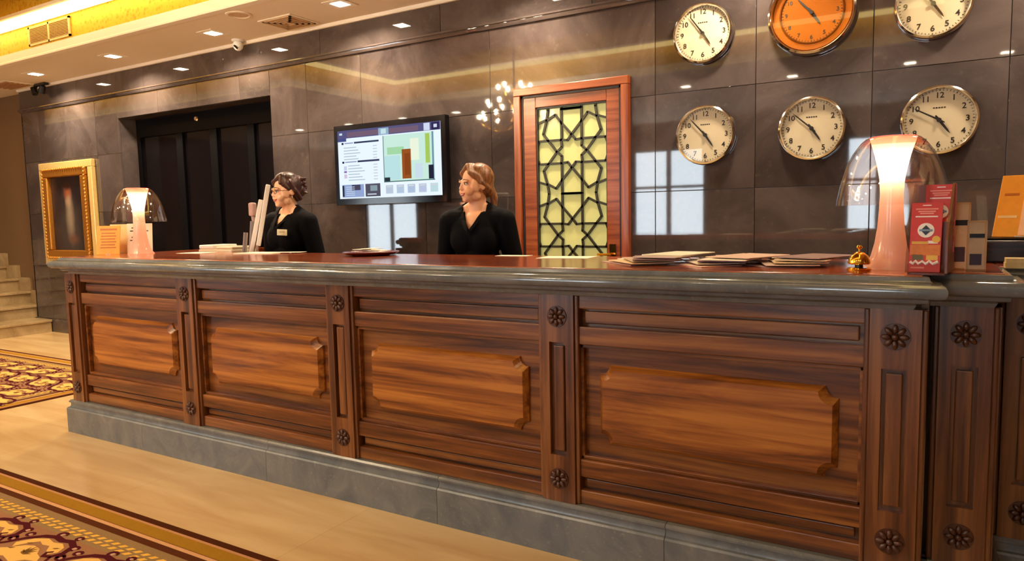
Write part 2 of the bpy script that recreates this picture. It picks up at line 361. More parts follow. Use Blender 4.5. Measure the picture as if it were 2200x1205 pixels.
# ------------------------------------------------------------------ stairs beside the marble wall
st = thing('staircase', 'cream marble staircase rising beside the ochre wall', 'stairs', (-4.6, 2.0, 0))
stl = lambda mb: mb.xf(Matrix.Translation((4.6, -2.0, 0)))
for k in range(7):
    x1 = -5.07-.29*(k-1); z = .155*(k+1); ymax = 2.15 if k == 0 else YO-.002
    if k == 0: x1 = -4.66
    s_ = MB().box(-7.9, x1-.025, .9 if k else .75, ymax, z-.155, z-.03); stl(s_).build('riser', M['stair_stone'], st)
    s_ = MB().box(-7.9, x1, .88 if k else .73, ymax, z-.03, z); stl(s_).build('tread', M['stair_stone'], st, bevel=.006)
sk = MB()
for k in range(1, 7):
    x1 = -5.09-.29*(k-1); z = .155*(k+1)
    sk.box(x1-.29, x1+.02, YO-.03, YO-.003, z, z+.17)
stl(sk).build('stepped_skirting', M['stair_stone'], st)

# ------------------------------------------------------------------ dark glazed recess
rc = thing('glazed_partition', 'black framed smoked glass partition in the recess behind the desk', 'partition', (-1.85, RD, 0))
rl = lambda mb: mb.xf(Matrix.Translation((1.85, -RD, 0)))
MB().box(OX0-.03, OX0, W+.023, RD+.3, 0, OZ).build('recess_jamb', M['wall_stone'], wb)
MB().box(OX1, OX1+.03, W+.023, RD+.3, 0, OZ).build('recess_jamb', M['wall_stone'], wb)
MB().box(OX0-.03, OX1+.03, W+.023, RD+.3, OZ, OZ+.03).build('recess_head', M['wall_stone'], wb)
rl(MB().box(OX0, OX1, RD+.0, RD+.08, 2.24, OZ)).build('header', M['dark_frame'], rc)
rl(MB().box(OX0, OX1, RD+.01, RD+.07, 0, .1)).build('sill', M['dark_frame'], rc)
mull = [(-3.05, -2.99), (-2.36, -2.25), (-1.81, -1.70), (-1.24, -1.14), (-.72, -.66)]
for a, b_ in mull: rl(MB().box(a, b_, RD+.0, RD+.07, .1, 2.24)).build('mullion', M['dark_frame'], rc, bevel=.004)
for (a, b_), (c, d_) in zip(mull, mull[1:]):
    rl(MB().box(b_, c, RD+.03, RD+.042, .1, 2.24)).build('pane', M['dark_glass'], rc)
rl(MB().lathe([(0, .012), (.02, .012), (.026, .0)], 20, (-2.0, RD, 2.36), 'y')).build('sensor', M['chrome'], rc)
struct(MB().box(OX0-.2, OX1+.2, RD+.3, RD+.36, 0, 2.6).build('wall_recess', M['dark_wood']))

# ------------------------------------------------------------------ reception desk
DL = -.075                    # left face of the desk
BAY = 1.1135; PX = [i*BAY for i in range(5)]; PW = .0835
ZP, ZS, ZT = .203, 1.0, 1.10
desk = thing('reception_desk', 'long panelled walnut reception desk on a grey marble plinth', 'reception desk', (2.2, .3, 0))
dl = lambda mb: mb.xf(Matrix.Translation((-2.2, -.3, 0)))
DR = PX[4]+PW
dl(MB().box(DL+.02, DR-.022, .05, .60, .0, 1.0)).build('carcass', M['dark_wood'], desk)
dl(MB().box(DL+.02, .30, .60, 1.2, .0, 1.0)).build('return_carcass', M['dark_wood'], desk)
dl(MB().box(DL, DL+.02, .0, 1.2, ZP, ZS)).build('end_panel', M['wood_x'], desk)
# plinth stones
pprof = [(-.02, 0), (.035, 0), (.035, .150), (.030, .157), (.020, .160), (.016, .172), (.017, .184), (.024, .188), (.024, .196), (.016, ZP), (-.02, ZP)]
cuts = [DL, .68, 1.717, 2.771, 3.76, DR]
for i, (a, b_) in enumerate(zip(cuts, cuts[1:])):
    path = [(a+(.001 if i else 0), 0), (b_-.001, 0)]
    if i == 0: path = [(DL, 1.2), (DL, 0)] + path[1:]
    if i == len(cuts)-2: path = path[:1] + [(DR, 0), (DR, .13)]
    dl(MB().sweep(path, pprof)).build('plinth_stone', M['plinth_stone'], desk, smooth=True, angle=25)
# bays: rails, friezes, field and raised panel with notched corners
def raised(x0, x1, z0, z1, r=.038):
    pts = []
    def arc(cx, cz, a0, a1):
        for k in range(7):
            a = math.radians(a0+(a1-a0)*k/6); pts.append((cx+r*math.cos(a), cz+r*math.sin(a)))
    s_ = .010
    pts.append((x0+r+s_, z0)); pts.append((x1-r-s_, z0))
    arc(x1, z0, 180, 90); pts.append((x1, z0+r+s_)); pts.append((x1, z1-r-s_))
    arc(x1, z1, 270, 180); pts.append((x1-r-s_, z1)); pts.append((x0+r+s_, z1))
    arc(x0, z1, 360, 270); pts.append((x0, z1-r-s_)); pts.append((x0, z0+r+s_))
    arc(x0, z0, 90, 0)
    return pts
for i in range(4):
    x0, x1 = PX[i]+PW-.004, PX[i+1]-PW+.004
    bay = dl(MB().box(x0, x1, .042, .05, ZP, ZS)).build('bay', M['wood_x'], desk)
    for (z0, z1) in ((.949, ZS), (.815, .882), (.309, .376), (ZP, .258)):
        dl(MB().box(x0, x1, .004, .044, z0, z1)).build('rail', M['wood_x'], bay, bevel=.004)
    for (z0, z1) in ((.886, .945), (.262, .305)):
        dl(MB().box(x0+.018, x1-.018, .024, .044, z0+.006, z1-.006)).build('frieze_panel', M['wood_x'], bay, bevel=.004)
    a, b_, c, d_ = x0+.075, x1-.072, .376+.068, .815-.073
    outer = raised(a, b_, c, d_); inner = raised(a+.016, b_-.016, c+.016, d_-.016, .042)
    n = len(outer); vs = [(p[0], .042, p[1]) for p in outer]+[(p[0], .032, p[1]) for p in outer]+[(p[0], .010, p[1]) for p in inner]
    fs = []
    for q in range(n):
        w_ = (q+1) % n; fs += [(q, w_, n+w_, n+q), (n+q, n+w_, 2*n+w_, 2*n+q)]
    fs.append(tuple(range(2*n, 3*n)))
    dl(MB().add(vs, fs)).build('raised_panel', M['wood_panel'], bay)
    # fillet moulding round the field
    f_ = MB()
    f_.box(x0, x1, .018, .042, .800, .815).box(x0, x1, .018, .042, .376, .390)
    f_.box(x0, x0+.014, .018, .042, .376, .815).box(x1-.014, x1, .018, .042, .376, .815)
    dl(f_).build('field_moulding', M['wood_x'], bay, bevel=.003)
# pilasters with two carved rosettes and a sunk channel
def rosette_mesh():
    m = MB(); m.lathe([(0, .004), (.040, .004), (.0405, .0), (.0405, -.004)], 28, (0, 0, 0), 'y')
    for k in range(8):
        a = 2*PI*k/8; R_ = Matrix.Rotation(a, 3, 'Y')
        c = R_ @ Vector((.0235, -.006, 0)); m.ell(c, (.0145, .0075, .0085), 10, 6, R_)
    m.ell((0, -.009, 0), (.0095, .008, .0095), 12, 8); return m.mesh('rosette', M['wood_rose'], smooth=True, angle=60)
ROS = rosette_mesh()
def pilaster(parent, xf, cx, y, w=PW):
    p = MB(); f = y-.014
    # front built as stiles and blocks round the sunk channel
    ch = .034; cz0, cz1 = .385, .820
    p.box(cx-w+.016, cx-ch, f, y+.04, ZP, ZS).box(cx+ch, cx+w-.016, f, y+.04, ZP, ZS)
    p.box(cx-ch, cx+ch, f, y+.04, ZP, cz0).box(cx-ch, cx+ch, f, y+.04, cz1, ZS)
    p.box(cx-ch, cx+ch, f+.022, y+.04, cz0, cz1)
    o = xf(p).build('pilaster', M['wood_z'], parent)
    e = MB().box(cx-w, cx-w+.016, y-.006, y+.04, ZP, ZS); xf(e).build('edge_bead', M['wood_z'], o, bevel=.005)
    e = MB().box(cx+w-.016, cx+w, y-.006, y+.04, ZP, ZS); xf(e).build('edge_bead', M['wood_z'], o, bevel=.005)
    e = MB().box(cx-ch+.012, cx+ch-.012, f+.008, f+.024, cz0+.014, cz1-.014); xf(e).build('channel_fillet', M['wood_z'], o, bevel=.004)
    off = xf(MB().add([(cx, f, 0)], [])).v[0]
    for z in (.918, .294): new_obj('rosette', ROS, o, (off[0], off[1], z))
    return o
for i in range(5):
    if i == 0: pilaster(desk, dl, .0, 0, .075)
    else: pilaster(desk, dl, PX[i], 0)
dl(MB().box(DR-.02, DR, .0, .2, ZP, ZS)).build('end_panel', M['wood_z'], desk)

# countertop: moulded marble edge with a polished wooden top
eprof = [(-.03, ZS), (.018, ZS), (.022, 1.006), (.026, 1.014), (.046, 1.020), (.054, 1.024), (.056, 1.034), (.066, 1.037)]
eprof += [(.078+.024*math.sin(t), 1.0595-.0225*math.cos(t)) for t in [PI*k/10 for k in range(11)]]
eprof += [(.066, 1.084), (.060, 1.088), (.056, 1.098), (.050, ZT), (-.03, ZT)]
top = thing('countertop', 'polished red-brown wooden countertop with moulded grey marble edge', 'countertop', (2.2, .3, 1.0))
tl = lambda mb: mb.xf(Matrix.Translation((-2.2, -.3, -1.0)))
EO = .058; EL = .105
tl(MB().sweep([(DL+EL, 1.2), (DL+EL, 0), (DR-EO, 0), (DR-EO, .13)], eprof)).build('marble_edge', M['edge_stone'], top, smooth=True, angle=30)
tl(MB().prism([(DL+EL-.04, -.04), (DR-EO+.04, -.04), (DR-EO+.04, .64), (.32, .64), (.32, 1.2), (DL+EL-.04, 1.2)], 1.06, ZT+.003, 'z')).build('wood_top', M['wood_top'], top, bevel=.003)
# stepped end units to the right
def end_unit(x0, x1, y, label, yb):
    t = thing('desk_end_unit', label, 'desk unit', ((x0+x1)/2, y+.2, 0), group='stepped end units of the desk')
    xf = lambda mb: mb.xf(Matrix.Translation((-(x0+x1)/2, -(y+.2), 0)))
    xf(MB().box(x0, x1, y+.03, yb, 0, ZS)).build('carcass', M['dark_wood'], t)
    cx = x0+.011+PW; pilaster(t, xf, min(cx, x1-PW), y)
    if x1-x0 > .3: xf(MB().box(x0+2*PW+.02, x1, y+.008, y+.04, ZP, ZS)).build('front_panel', M['wood_x'], t)
    xf(MB().box(x1-.02, x1+.0, y, yb, ZP, ZS)).build('end_panel', M['wood_z'], t)
    xf(MB().sweep([(x0, y), (x1, y), (x1, yb)], pprof)).build('plinth_stone', M['plinth_stone'], t, smooth=True, angle=25)
    xf(MB().sweep([(x0, y), (x1-.04, y), (x1-.04, yb)], eprof)).build('marble_edge', M['edge_stone'], t, smooth=True, angle=30)
    xf(MB().box(x0, x1, y-.04, yb, 1.06, ZT+.003)).build('wood_top', M['wood_top'], t, bevel=.003)
    return t
end_unit(DR+.002, 4.722, .13, 'narrow walnut end unit stepped back beside the long desk', .9)
end_unit(4.726, 5.9, .42, 'dark walnut end unit furthest back at the end of the desk', .9)
# work surface behind the counter
wdk = thing('work_desk', 'dark staff work surface behind the reception counter', 'desk', (2.4, .8, 0))
MB().box(-2.07, 2.0, -.155, .14, .72, .76).build('worktop', M['dark_wood'], wdk)
for x in (-1.8, 0, 1.9): MB().box(x-.02, x+.02, -.1, .1, 0, .72).build('leg', M['dark_wood'], wdk)

# ------------------------------------------------------------------ carpets
def carpet(name, label, x0, x1, y0, y1, sides, seed, motif_area):
    """sides: which edges carry visible border stripes; all four do"""
    rg = thing(name, label, 'rug', ((x0+x1)/2, (y0+y1)/2, 0))
    ox, oy = (x0+x1)/2, (y0+y1)/2; tr = lambda mb: mb.xf(Matrix.Translation((-ox, -oy, 0)))
    wv = lambda n, c, v=.18: plain(n, c, .95, var=v, scale=160, spec=.05, bump=.5)
    cols = [(0, (74,36,16)), (.034, (188,136,96)), (.048, (156,114,34)), (.112, (110,62,30)), (.116, (206,156,110)), (.136, (84,44,22)), (.172, (140,112,76)), (.285, (146,104,74))]
    for k, (d, c) in enumerate(cols):
        e = .0005*k
        tr(MB().box(x0+d, x1-d, y0+d, y1-d, 0.0, .008+e)).build('border_stripe' if k < 7 else 'field', wv('carpet_%d' % k, c), rg)
    zt = .008+.0005*8
    gold = wv('carpet_gold', (222,172,74)); maroon = wv('carpet_maroon', (74,22,28)); cream = wv('carpet_cream', (218,172,94)); olive = wv('carpet_olive', (122,88,44)); pink = wv('carpet_pink', (196,150,128))
    # guard chain of gold lozenges, two rows on every edge
    ch = MB(); st_ = .05
    def loz(cx, cy, a, b, dx, dy):
        ch.add([(cx-a*dx-b*.9*dy, cy-a*dy-b*.9*dx, zt), (cx+a*.25*dx+b*dy, cy+a*.25*dy-b*dx, zt) if False else (cx+a*.2*dx-b*dy, cy+a*.2*dy-b*dx, zt), (cx+a*dx+b*.9*dy, cy+a*dy+b*.9*dx, zt), (cx-a*.2*dx+b*dy, cy-a*.2*dy+b*dx, zt)], [(0, 1, 2, 3)])
    n = int((x1-x0-.5)/st_)
    for i in range(n):
        for rw in (0, 1):
            x = x0+.24+st_*(i+.5*rw)
            loz(x, y1-.222-.03*rw, .022, .011, 1, 0); loz(x, y0+.222+.03*rw, .022, .011, 1, 0)
    n = int((y1-y0-.5)/st_)
    for i in range(n):
        for rw in (0, 1):
            y = y0+.24+st_*(i+.5*rw)
            loz(x0+.222+.03*rw, y, .022, .011, 0, 1); loz(x1-.222-.03*rw, y, .022, .011, 0, 1)
    o = tr(ch).build('guard_chain', gold, rg); o['kind'] = 'stuff'
    # field scrolls: cream cartouches inside maroon strapwork with small curls
    A, B, Cc, P = MB(), MB(), MB(), MB()
    def ribbon(mb, pts, w, z):
        vs = []; fs = []
        for i, p in enumerate(pts):
            a = Vector(pts[max(i-1, 0)]); b = Vector(pts[min(i+1, len(pts)-1)]); t = (b-a).normalized(); nn = Vector((-t.y, t.x))
            ww = w*(.35+.65*math.sin(PI*min(1, max(0, (i+.6)/(len(pts)+.2)))))
            vs += [(p[0]+nn.x*ww, p[1]+nn.y*ww, z), (p[0]-nn.x*ww, p[1]-nn.y*ww, z)]
        for i in range(len(pts)-1): fs.append((2*i, 2*i+1, 2*i+3, 2*i+2))
        mb.add(vs, fs)
    def motif(cx, cy, s, flip):
        f = -1 if flip else 1
        T = lambda x, y: (cx+x*s, cy+y*s*f)
        for body in ([(-.74,.0),(-.56,.28),(-.28,.42),(.0,.37),(.24,.43),(.46,.34),(.56,.16),(.44,.02),(.26,.10),(.10,.24),(-.10,.20),(-.30,.26),(-.46,.10),(-.60,-.14)], [(-.86,-.34),(-.62,-.20),(-.40,.02),(-.20,.10),(.04,.08),(.24,-.06),(.46,-.12),(.58,-.24),(.30,-.32),(.10,-.52),(-.30,-.44),(-.58,-.54)]):
            A.add([T(*p)+(zt+.0002,) for p in body], [tuple(range(len(body)))])
        arch = [(-1.45,-.52),(-1.18,-.36),(-.94,-.10),(-.76,.20),(-.50,.44),(-.20,.54),(.08,.50),(.32,.57),(.58,.46),(.70,.20),(.62,.0),(.44,-.06),(.36,.06),(.46,.14)]
        ribbon(B, [T(*p) for p in arch], .072*s, zt+.0004)
        ribbon(B, [T(*p) for p in [(.62,.0),(.76,-.20),(.66,-.44),(.36,-.60),(.0,-.62),(-.40,-.56),(-.80,-.66),(-1.2,-.60)]], .060*s, zt+.0004)
        for (px, py, r0) in ((-.20,.66,.11),(.70,.42,.10),(-.86,.34,.09),(.34,.72,.08),(.86,.06,.09),(-1.05,.10,.08)):
            ring = [T(px+r0*math.cos(t), py+r0*.8*math.sin(t)) for t in [2*PI*k/9*.85 for k in range(10)]]
            ribbon(B, ring, .040*s, zt+.0006)
            x, y = T(px, py); P.add([(x-.05*s, y-.03*s, zt+.0005), (x+.03*s, y-.05*s, zt+.0005), (x+.05*s, y+.03*s, zt+.0005), (x-.03*s, y+.05*s, zt+.0005)], [(0,1,2,3)])
        for q in range(6):
            a = math.radians(22+24*q); ln = (.24,.28,.30,.30,.26,.20)[q]
            d = Vector((math.cos(a), math.sin(a))); nn_ = Vector((-d.y, d.x)); o_ = Vector((-.12+.02*q, -.24))
            pts = [o_+d*.05, o_+d*ln*.6+nn_*.045, o_+d*ln*1.25, o_+d*ln*.6-nn_*.035]
            Cc.add([T(p.x, p.y)+(zt+.0005,) for p in pts], [(0,1,2,3)])
        for (px, py) in ((-.55,-.18),(.34,.24),(-.42,.12)):
            pts = [(px-.08,py-.03),(px+.0,py+.03),(px+.09,py+.05),(px+.02,py-.03)]
            Cc.add([T(*p)+(zt+.0005,) for p in pts], [(0,1,2,3)])
    ax0, ax1, ay0, ay1, stp = motif_area
    ny = int((ay1-ay0)/stp)+1; nx = int((ax1-ax0)/stp)+1
    for j in range(ny):
        for i in range(nx):
            motif(ax0+stp*(i+.5*(j % 2)), ay1-stp*.74*j, stp*.54, j % 2 == 1)
    for mb, m_, nm in ((A, cream, 'cartouche_pattern'), (B, maroon, 'scroll_pattern'), (Cc, olive, 'leaf_pattern'), (P, pink, 'bud_pattern')):
        o = tr(mb).build(nm, m_, rg); o['kind'] = 'stuff'
    return rg
carpet('carpet', 'gold and maroon scroll carpet with striped border before the reception desk', -.75, 5.6, -5.0, -.59, 'all', 3, (-.3, 5.1, -3.4, -1.00, .36))
carpet('carpet', 'gold and maroon scroll carpet lying between the desk end and the stairs', -4.3, -1.09, -4.0, 1.24, 'all', 5, (-3.9, -1.5, -2.0, .84, .34))

# ------------------------------------------------------------------ ceiling fittings
def area(name, loc, size, power, color, parent=None, rot=(0,0,0), sy=None):
    l = bpy.data.lights.new(name, 'AREA'); l.energy = power; l.color = color; l.shape = 'RECTANGLE'; l.size = size; l.size_y = sy or size
    o = bpy.data.objects.new(name, l); COL.objects.link(o); o.location = loc; o.rotation_euler = rot
    if parent: o.parent = parent
    return o
dl_frame = MB().box(-.10, .10, -.10, .10, -.006, .0).mesh('frame', M['trim_white'], bevel=.003)
dl_diff = MB().lathe([(0, -.009), (.07, -.008), (.078, -.006)], 4, (0,0,0)).xf(Matrix.Rotation(PI/4, 4, 'Z')).mesh('diffuser', glow('downlight_white', (255,238,206), 26.0))
def downlight(x, y, label, group, power):
    t = thing('ceiling_light', label, 'light', (x, y, HC), 0, group)
    new_obj('frame', dl_frame, t); new_obj('diffuser', dl_diff, t)
    a = area('lamp', (0, 0, -.02), .16, power, WARM, t); a.data.spread = math.radians(150)
    return t
vis = [(-3.88, 'square ceiling downlight nearest the stairs'), (-2.42, 'square ceiling downlight above the dark glazed recess'), (-.90, 'square ceiling downlight beside the white dome camera'), (.60, 'square ceiling downlight at the top edge beyond the square vent')]
for x, lb in vis: downlight(x, 1.80, lb, 'downlights along the marble wall', DOWN_W*(1.15 if x < -2 else 1))
for x in (2.1, 3.6, 5.1): downlight(x, 1.80, 'square ceiling downlight above the wall clocks, out of the picture', 'downlights above the clocks', DOWN_W*.8)
for x in (-5.4, -4.2, -3.0, -1.93, -.6, .6, 1.73): downlight(x, -2.6, 'square ceiling downlight on the lobby side, seen only as a reflection', 'lobby side downlights', DOWN_W*.5)
for x in (3.03, 4.29, 5.2): downlight(x, -2.7, 'square ceiling downlight behind the viewer, seen only as a reflection', 'lobby side downlights behind the viewer', DOWN_W*.1)
# chandelier: hangs in the tray just outside the picture, mirrored in the marble
ch = thing('chandelier', 'gilt chandelier with many small lit candles mirrored in the marble wall', 'chandelier', (.06, -1.0, .04))
MB().tube([(0,0,3.46), (0,0,2.9)], .012).build('chain', M['brass'], ch)
MB().lathe([(0,2.34), (.03,2.36), (.05,2.42), (.03,2.5), (.045,2.6), (.025,2.75), (.02,2.9), (0,2.92)], 20).build('stem', M['brass'], ch, smooth=True)
bulb = MB().ell((0,0,0), (.0145,.0145,.028), 8, 6).mesh('bulb', glow('candle_bulb', (255,230,186), CANDLE), smooth=True)
for tier, (n, rad, z) in enumerate(((12, .44, 2.44), (9, .34, 2.60), (6, .20, 2.80))):
    for k in range(n):
        a = 2*PI*(k+.3*tier)/n; c, s_ = math.cos(a), math.sin(a)
        arm = MB().tube([(0,0,z-.05), (rad*.4*c, rad*.4*s_, z-.14), (rad*.8*c, rad*.8*s_, z-.1), (rad*c, rad*s_, z)], .008).build('arm', M['brass'], ch)
        new_obj('bulb', bulb, arm, (rad*c, rad*s_, z+.05))
# square vent, round speaker, small vent, cameras, air grille
vent = thing('ceiling_vent', 'square beige ceiling air diffuser between camera and downlight', 'vent', (-.10, 1.93, HC))
MB().box(-.19, .19, -.165, .165, -.008, 0).build('frame', M['trim_white'], vent, bevel=.003)
for k in range(4):
    s_ = 1-.22*k; f_ = MB()
    a, b_ = .165*s_, .14*s_
    f_.box(-a, a, -b_, -b_+.02, -.014-.002*k, -.008).box(-a, a, b_-.02, b_, -.014-.002*k, -.008).box(-a, -a+.02, -b_, b_, -.014-.002*k, -.008).box(a-.02, a, -b_, b_, -.014-.002*k, -.008)
    f_.build('vane', plain('beige_vane', (196,164,128), .6), vent)
sp = thing('ceiling_speaker', 'round cream ceiling speaker beside the square vent', 'speaker', (-.26, 1.56, HC))
MB().lathe([(0,-.004), (.075,-.004)], 28).build('mesh_cover', plain('speaker_cover', (206,178,148), .7), sp)
MB().lathe([(.075,-.003), (.082,-.010), (.10,-.008), (.105, 0)], 28).build('ring', M['ceiling'], sp, smooth=True)
v2 = thing('ceiling_vent', 'beige ceiling vent at the corner above the stairs', 'vent', (-4.75, 1.93, HC))
MB().box(-.25, .25, -.16, .16, -.01, 0).build('frame', M['trim_white'], v2, bevel=.003)
for k in range(5): MB().box(-.22, .22, -.13+.055*k, -.10+.055*k, -.02, -.008).build('vane', plain('brown_vane', (176,130,86), .6), v2)
cc = thing('security_camera', 'small white dome security camera where wall meets ceiling', 'camera', (-.93, 2.08, HC))
MB().lathe([(0,0), (.055,0), (.055,-.012), (.045,-.02), (0,-.02)], 24).build('mount', M['white_plastic'], cc, smooth=True)
MB().ell((0,0,-.05), (.045,.045,.048), 20, 12).build('housing', M['white_plastic'], cc, smooth=True)
MB().lathe([(0,.0), (.020,0), (.022,-.012), (.0,-.014)], 16).xf(Matrix.Translation((.018,-.036,-.068)) @ Matrix.Rotation(math.radians(-40), 4, 'X') @ Matrix.Rotation(math.radians(25), 4, 'Y')).build('lens', M['black_gloss'], cc, smooth=True)
c2 = thing('spot_lamp', 'small twin black spot lamp high on the marble wall above the painting', 'lamp', (-4.40, 2.10, HC))
MB().box(-.12, .12, -.02, .03, -.025, 0).build('mount', M['black_plastic'], c2)
for s_ in (-1, 1):
    MB().tube([(s_*.08,0,-.02), (s_*.08,-.02,-.06)], .012).build('arm', M['black_plastic'], c2)
    MB().lathe([(0,.05), (.03,.05), (.036,-.03), (.03,-.035), (0,-.03)], 16, (0,0,0), 'z').xf(Matrix.Translation((s_*.085,-.03,-.09)) @ Matrix.Rotation(math.radians(25*s_), 4, 'Y')).build('lamp_head', M['black_plastic'], c2, smooth=True)
gr = thing('air_grille', 'cream air grille set in the gold wallpaper of the ceiling tray', 'vent', (-2.75, TY1-.004, 3.135))
f_ = MB(); f_.box(-.37, .37, -.012, 0, -.09, -.072).box(-.37, .37, -.012, 0, .072, .09).box(-.37, -.345, -.012, 0, -.09, .09).box(.345, .37, -.012, 0, -.09, .09).box(-.012, .012, -.012, 0, -.09, .09)
f_.build('frame', plain('cream_enamel', (236,204,150), .5), gr)
MB().box(-.345, .345, -.003, 0, -.072, .072).build('backing', plain('grille_dark', (110,80,44), .8), gr)
for k in range(11): MB().box(-.345, .345, -.010, -.003, -.066+.0132*k, -.060+.0132*k).build('slat', plain('grille_slat', (202,160,96), .5) if k == 0 else bpy.data.materials['grille_slat'], gr)

# ------------------------------------------------------------------ portrait
pt = thing('framed_portrait', 'dark portrait painting in a wide lit gilt frame on the marble wall', 'painting', (-4.10, W, 1.43))
def frame_mb(hx, hz, w, y0, y1):
    f = MB(); f.box(-hx, hx, y0, y1, hz-w, hz).box(-hx, hx, y0, y1, -hz, -hz+w).box(-hx, -hx+w, y0, y1, -hz+w, hz-w).box(hx-w, hx, y0, y1, -hz+w, hz-w); return f
HX, HZ = .56, .60
frame_mb(HX, HZ, .085, -.05, 0).build('outer_frame', M['gilt_bright'], pt, bevel=.008)
frame_mb(HX-.085, HZ-.05, .03, -.03, 0).build('shadow_gap', M['dark_wood'], pt)
frame_mb(HX-.11, HZ-.075, .10, -.075, 0).build('inner_frame', M['gilt'], pt, bevel=.012)
bd = MB()
for k in range(26):
    z = -HZ+.10+k*(2*HZ-.2)/25
    for x in (-HX+.115, HX-.115): bd.ell((x, -.075, z), .014, 8, 6)
for k in range(20):
    x = -HX+.13+k*(2*HX-.26)/19
    for z in (-HZ+.085, HZ-.085): bd.ell((x, -.075, z), .014, 8, 6)
o = bd.build('beading', M['gilt'], pt, smooth=True); o['kind'] = 'stuff'
def canvas_mat():
    m, nt, b = mat('dark_portrait_canvas'); L = nt.links.new
    tc = N(nt, 'ShaderNodeTexCoord'); base = None
    no = N(nt, 'ShaderNodeTexNoise'); no.inputs['Scale'].default_value = 7; no.inputs['Detail'].default_value = 5; L(tc.outputs['Object'], no.inputs['Vector'])
    rp = ramp(nt, [(.3, lin((20,14,22))), (.7, lin((48,38,42)))]); L(no.outputs['Fac'], rp.inputs[0]); cur = rp.outputs[0]
    warp = N(nt, 'ShaderNodeVectorMath', operation='MULTIPLY_ADD'); warp.inputs[1].default_value = (.05,.0,.05); L(no.outputs['Color'], warp.inputs[0]); L(tc.outputs['Object'], warp.inputs[2])
    for cx, cz, rx, rz, c, soft in ((.0,-.22,.34,.46,(62,54,52),.5), (.02,-.04,.11,.38,(140,124,106),.8), (.06,-.30,.16,.07,(104,70,54),.8), (.0,.235,.10,.14,(146,82,52),.8), (.0,.14,.08,.10,(160,134,112),.8), (.0,.32,.11,.06,(54,30,24),.6)):
        su = N(nt, 'ShaderNodeVectorMath', operation='SUBTRACT'); su.inputs[1].default_value = (cx+.025, 0, cz+.025); L(warp.outputs[0], su.inputs[0])
        mu = N(nt, 'ShaderNodeVectorMath', operation='MULTIPLY'); mu.inputs[1].default_value = (1/rx, 0, 1/rz); L(su.outputs[0], mu.inputs[0])
        ln = N(nt, 'ShaderNodeVectorMath', operation='LENGTH'); L(mu.outputs[0], ln.inputs[0])
        mr = N(nt, 'ShaderNodeMapRange'); mr.inputs[1].default_value = 1.0; mr.inputs[2].default_value = 1-soft; mr.inputs[3].default_value = 0; mr.inputs[4].default_value = 1; L(ln.outputs['Value'], mr.inputs[0])
        mx = N(nt, 'ShaderNodeMix', data_type='RGBA'); mx.inputs[7].default_value = lin(c); L(mr.outputs[0], mx.inputs[0]); L(cur, mx.inputs[6]); cur = mx.outputs[2]
    L(cur, b.inputs['Base Color']); b.inputs['Roughness'].default_value = .35; return m
MB().box(-HX+.2, HX-.2, -.03, -.005, -HZ+.17, HZ-.17).build('canvas', canvas_mat(), pt)

# ------------------------------------------------------------------ television
TVX0, TVX1, TVZ0, TVZ1, TVY = .207, 1.357, 1.412, 2.072, 2.075
tv = thing('television', 'wall mounted black television showing a hotel information page', 'television', ((TVX0+TVX1)/2, TVY, TVZ0))
hw, hh = (TVX1-TVX0)/2, TVZ1-TVZ0
MB().box(-hw, hw, 0, .055, 0, hh).build('housing', M['black_gloss'], tv, bevel=.005)
MB().box(-.22, .22, .055, .105, .15, .5).build('wall_bracket', M['black_plastic'], tv)
sx, sz0, sz1 = hw-.045, .055, hh-.045
scr = MB().box(-sx, sx, -.002, .01, sz0, sz1).build('screen', glow('screen_white', (226,238,250), .78), tv)
def px(x0, x1, z0, z1, c, k=.68, lay=1, name='screen_block'):
    X = lambda u: -sx+2*sx*u; Z = lambda v: sz0+(sz1-sz0)*v
    key = 'screen_%d_%d_%d' % c
    m_ = bpy.data.materials.get(key) or glow(key, c, k)
    return MB().box(X(x0), X(x1), -.0022-.0004*lay, -.002, Z(z0), Z(z1)).build(name, m_, scr)
px(0, 1, .885, 1, (92,88,132)); px(.10, .80, .90, .97, (120,96,118), lay=2); px(.42, .52, .885, .985, (150,180,206), lay=3); px(.445, .495, .90, .97, (204,230,236), lay=4)
px(.85, .905, .89, .99, (214,222,246), lay=2); px(.92, .99, .89, .99, (50,44,84), lay=2); px(.94, .97, .92, .965, (214,222,246), lay=3)
px(.0, .09, .84, .885, (74,84,140), lay=2); px(.02, .05, .935, .965, (204,230,236), lay=3)
px(.17, .42, .80, .825, (58,64,92)); px(.04, .06, .795, .825, (30,36,66)); px(.07, .16, .805, .82, (140,156,190))
px(.20, .42, .525, .552, (58,64,92)); px(.04, .06, .52, .55, (30,36,66)); px(.07, .19, .53, .545, (140,156,190))
for k in range(5):
    z = .74-.042*k; px(.06, .19+.02*(k % 3), z, z+.012, (176,194,206)); px(.36, .40, z, z+.012, (196,208,216))
for k in range(6):
    z = .475-.042*k; px(.10, .22+.025*(k % 3), z, z+.012, (176,194,206)); px(.36, .40, z, z+.012, (196,208,216))
px(.055, .085, .38, .41, (150,120,180)); px(.055, .085, .30, .36, (214,200,226)); px(.055, .085, .42, .48, (206,212,236))
px(.03, .255, .02, .205, (150,170,214)); px(.03, .05, .03, .195, (40,44,70), lay=2); px(.13, .22, .12, .20, (74,72,98), lay=2); px(.27, .42, .02, .205, (86,84,100)); px(.32, .39, .10, .18, (140,160,170), lay=2); px(.29, .38, .045, .062, (200,214,224), lay=2)
for k in range(5): px(.07, .16, .045+.03*k, .055+.03*k, (206,220,240), lay=3)
for k in range(5): x = .475+.105*k; px(x, x+.07, .05, .17, [(190,206,224), (186,204,226), (178,198,226), (190,202,230), (196,222,230)][k]); px(x+.01, x+.06, .14, .16, (214,220,224), lay=2)
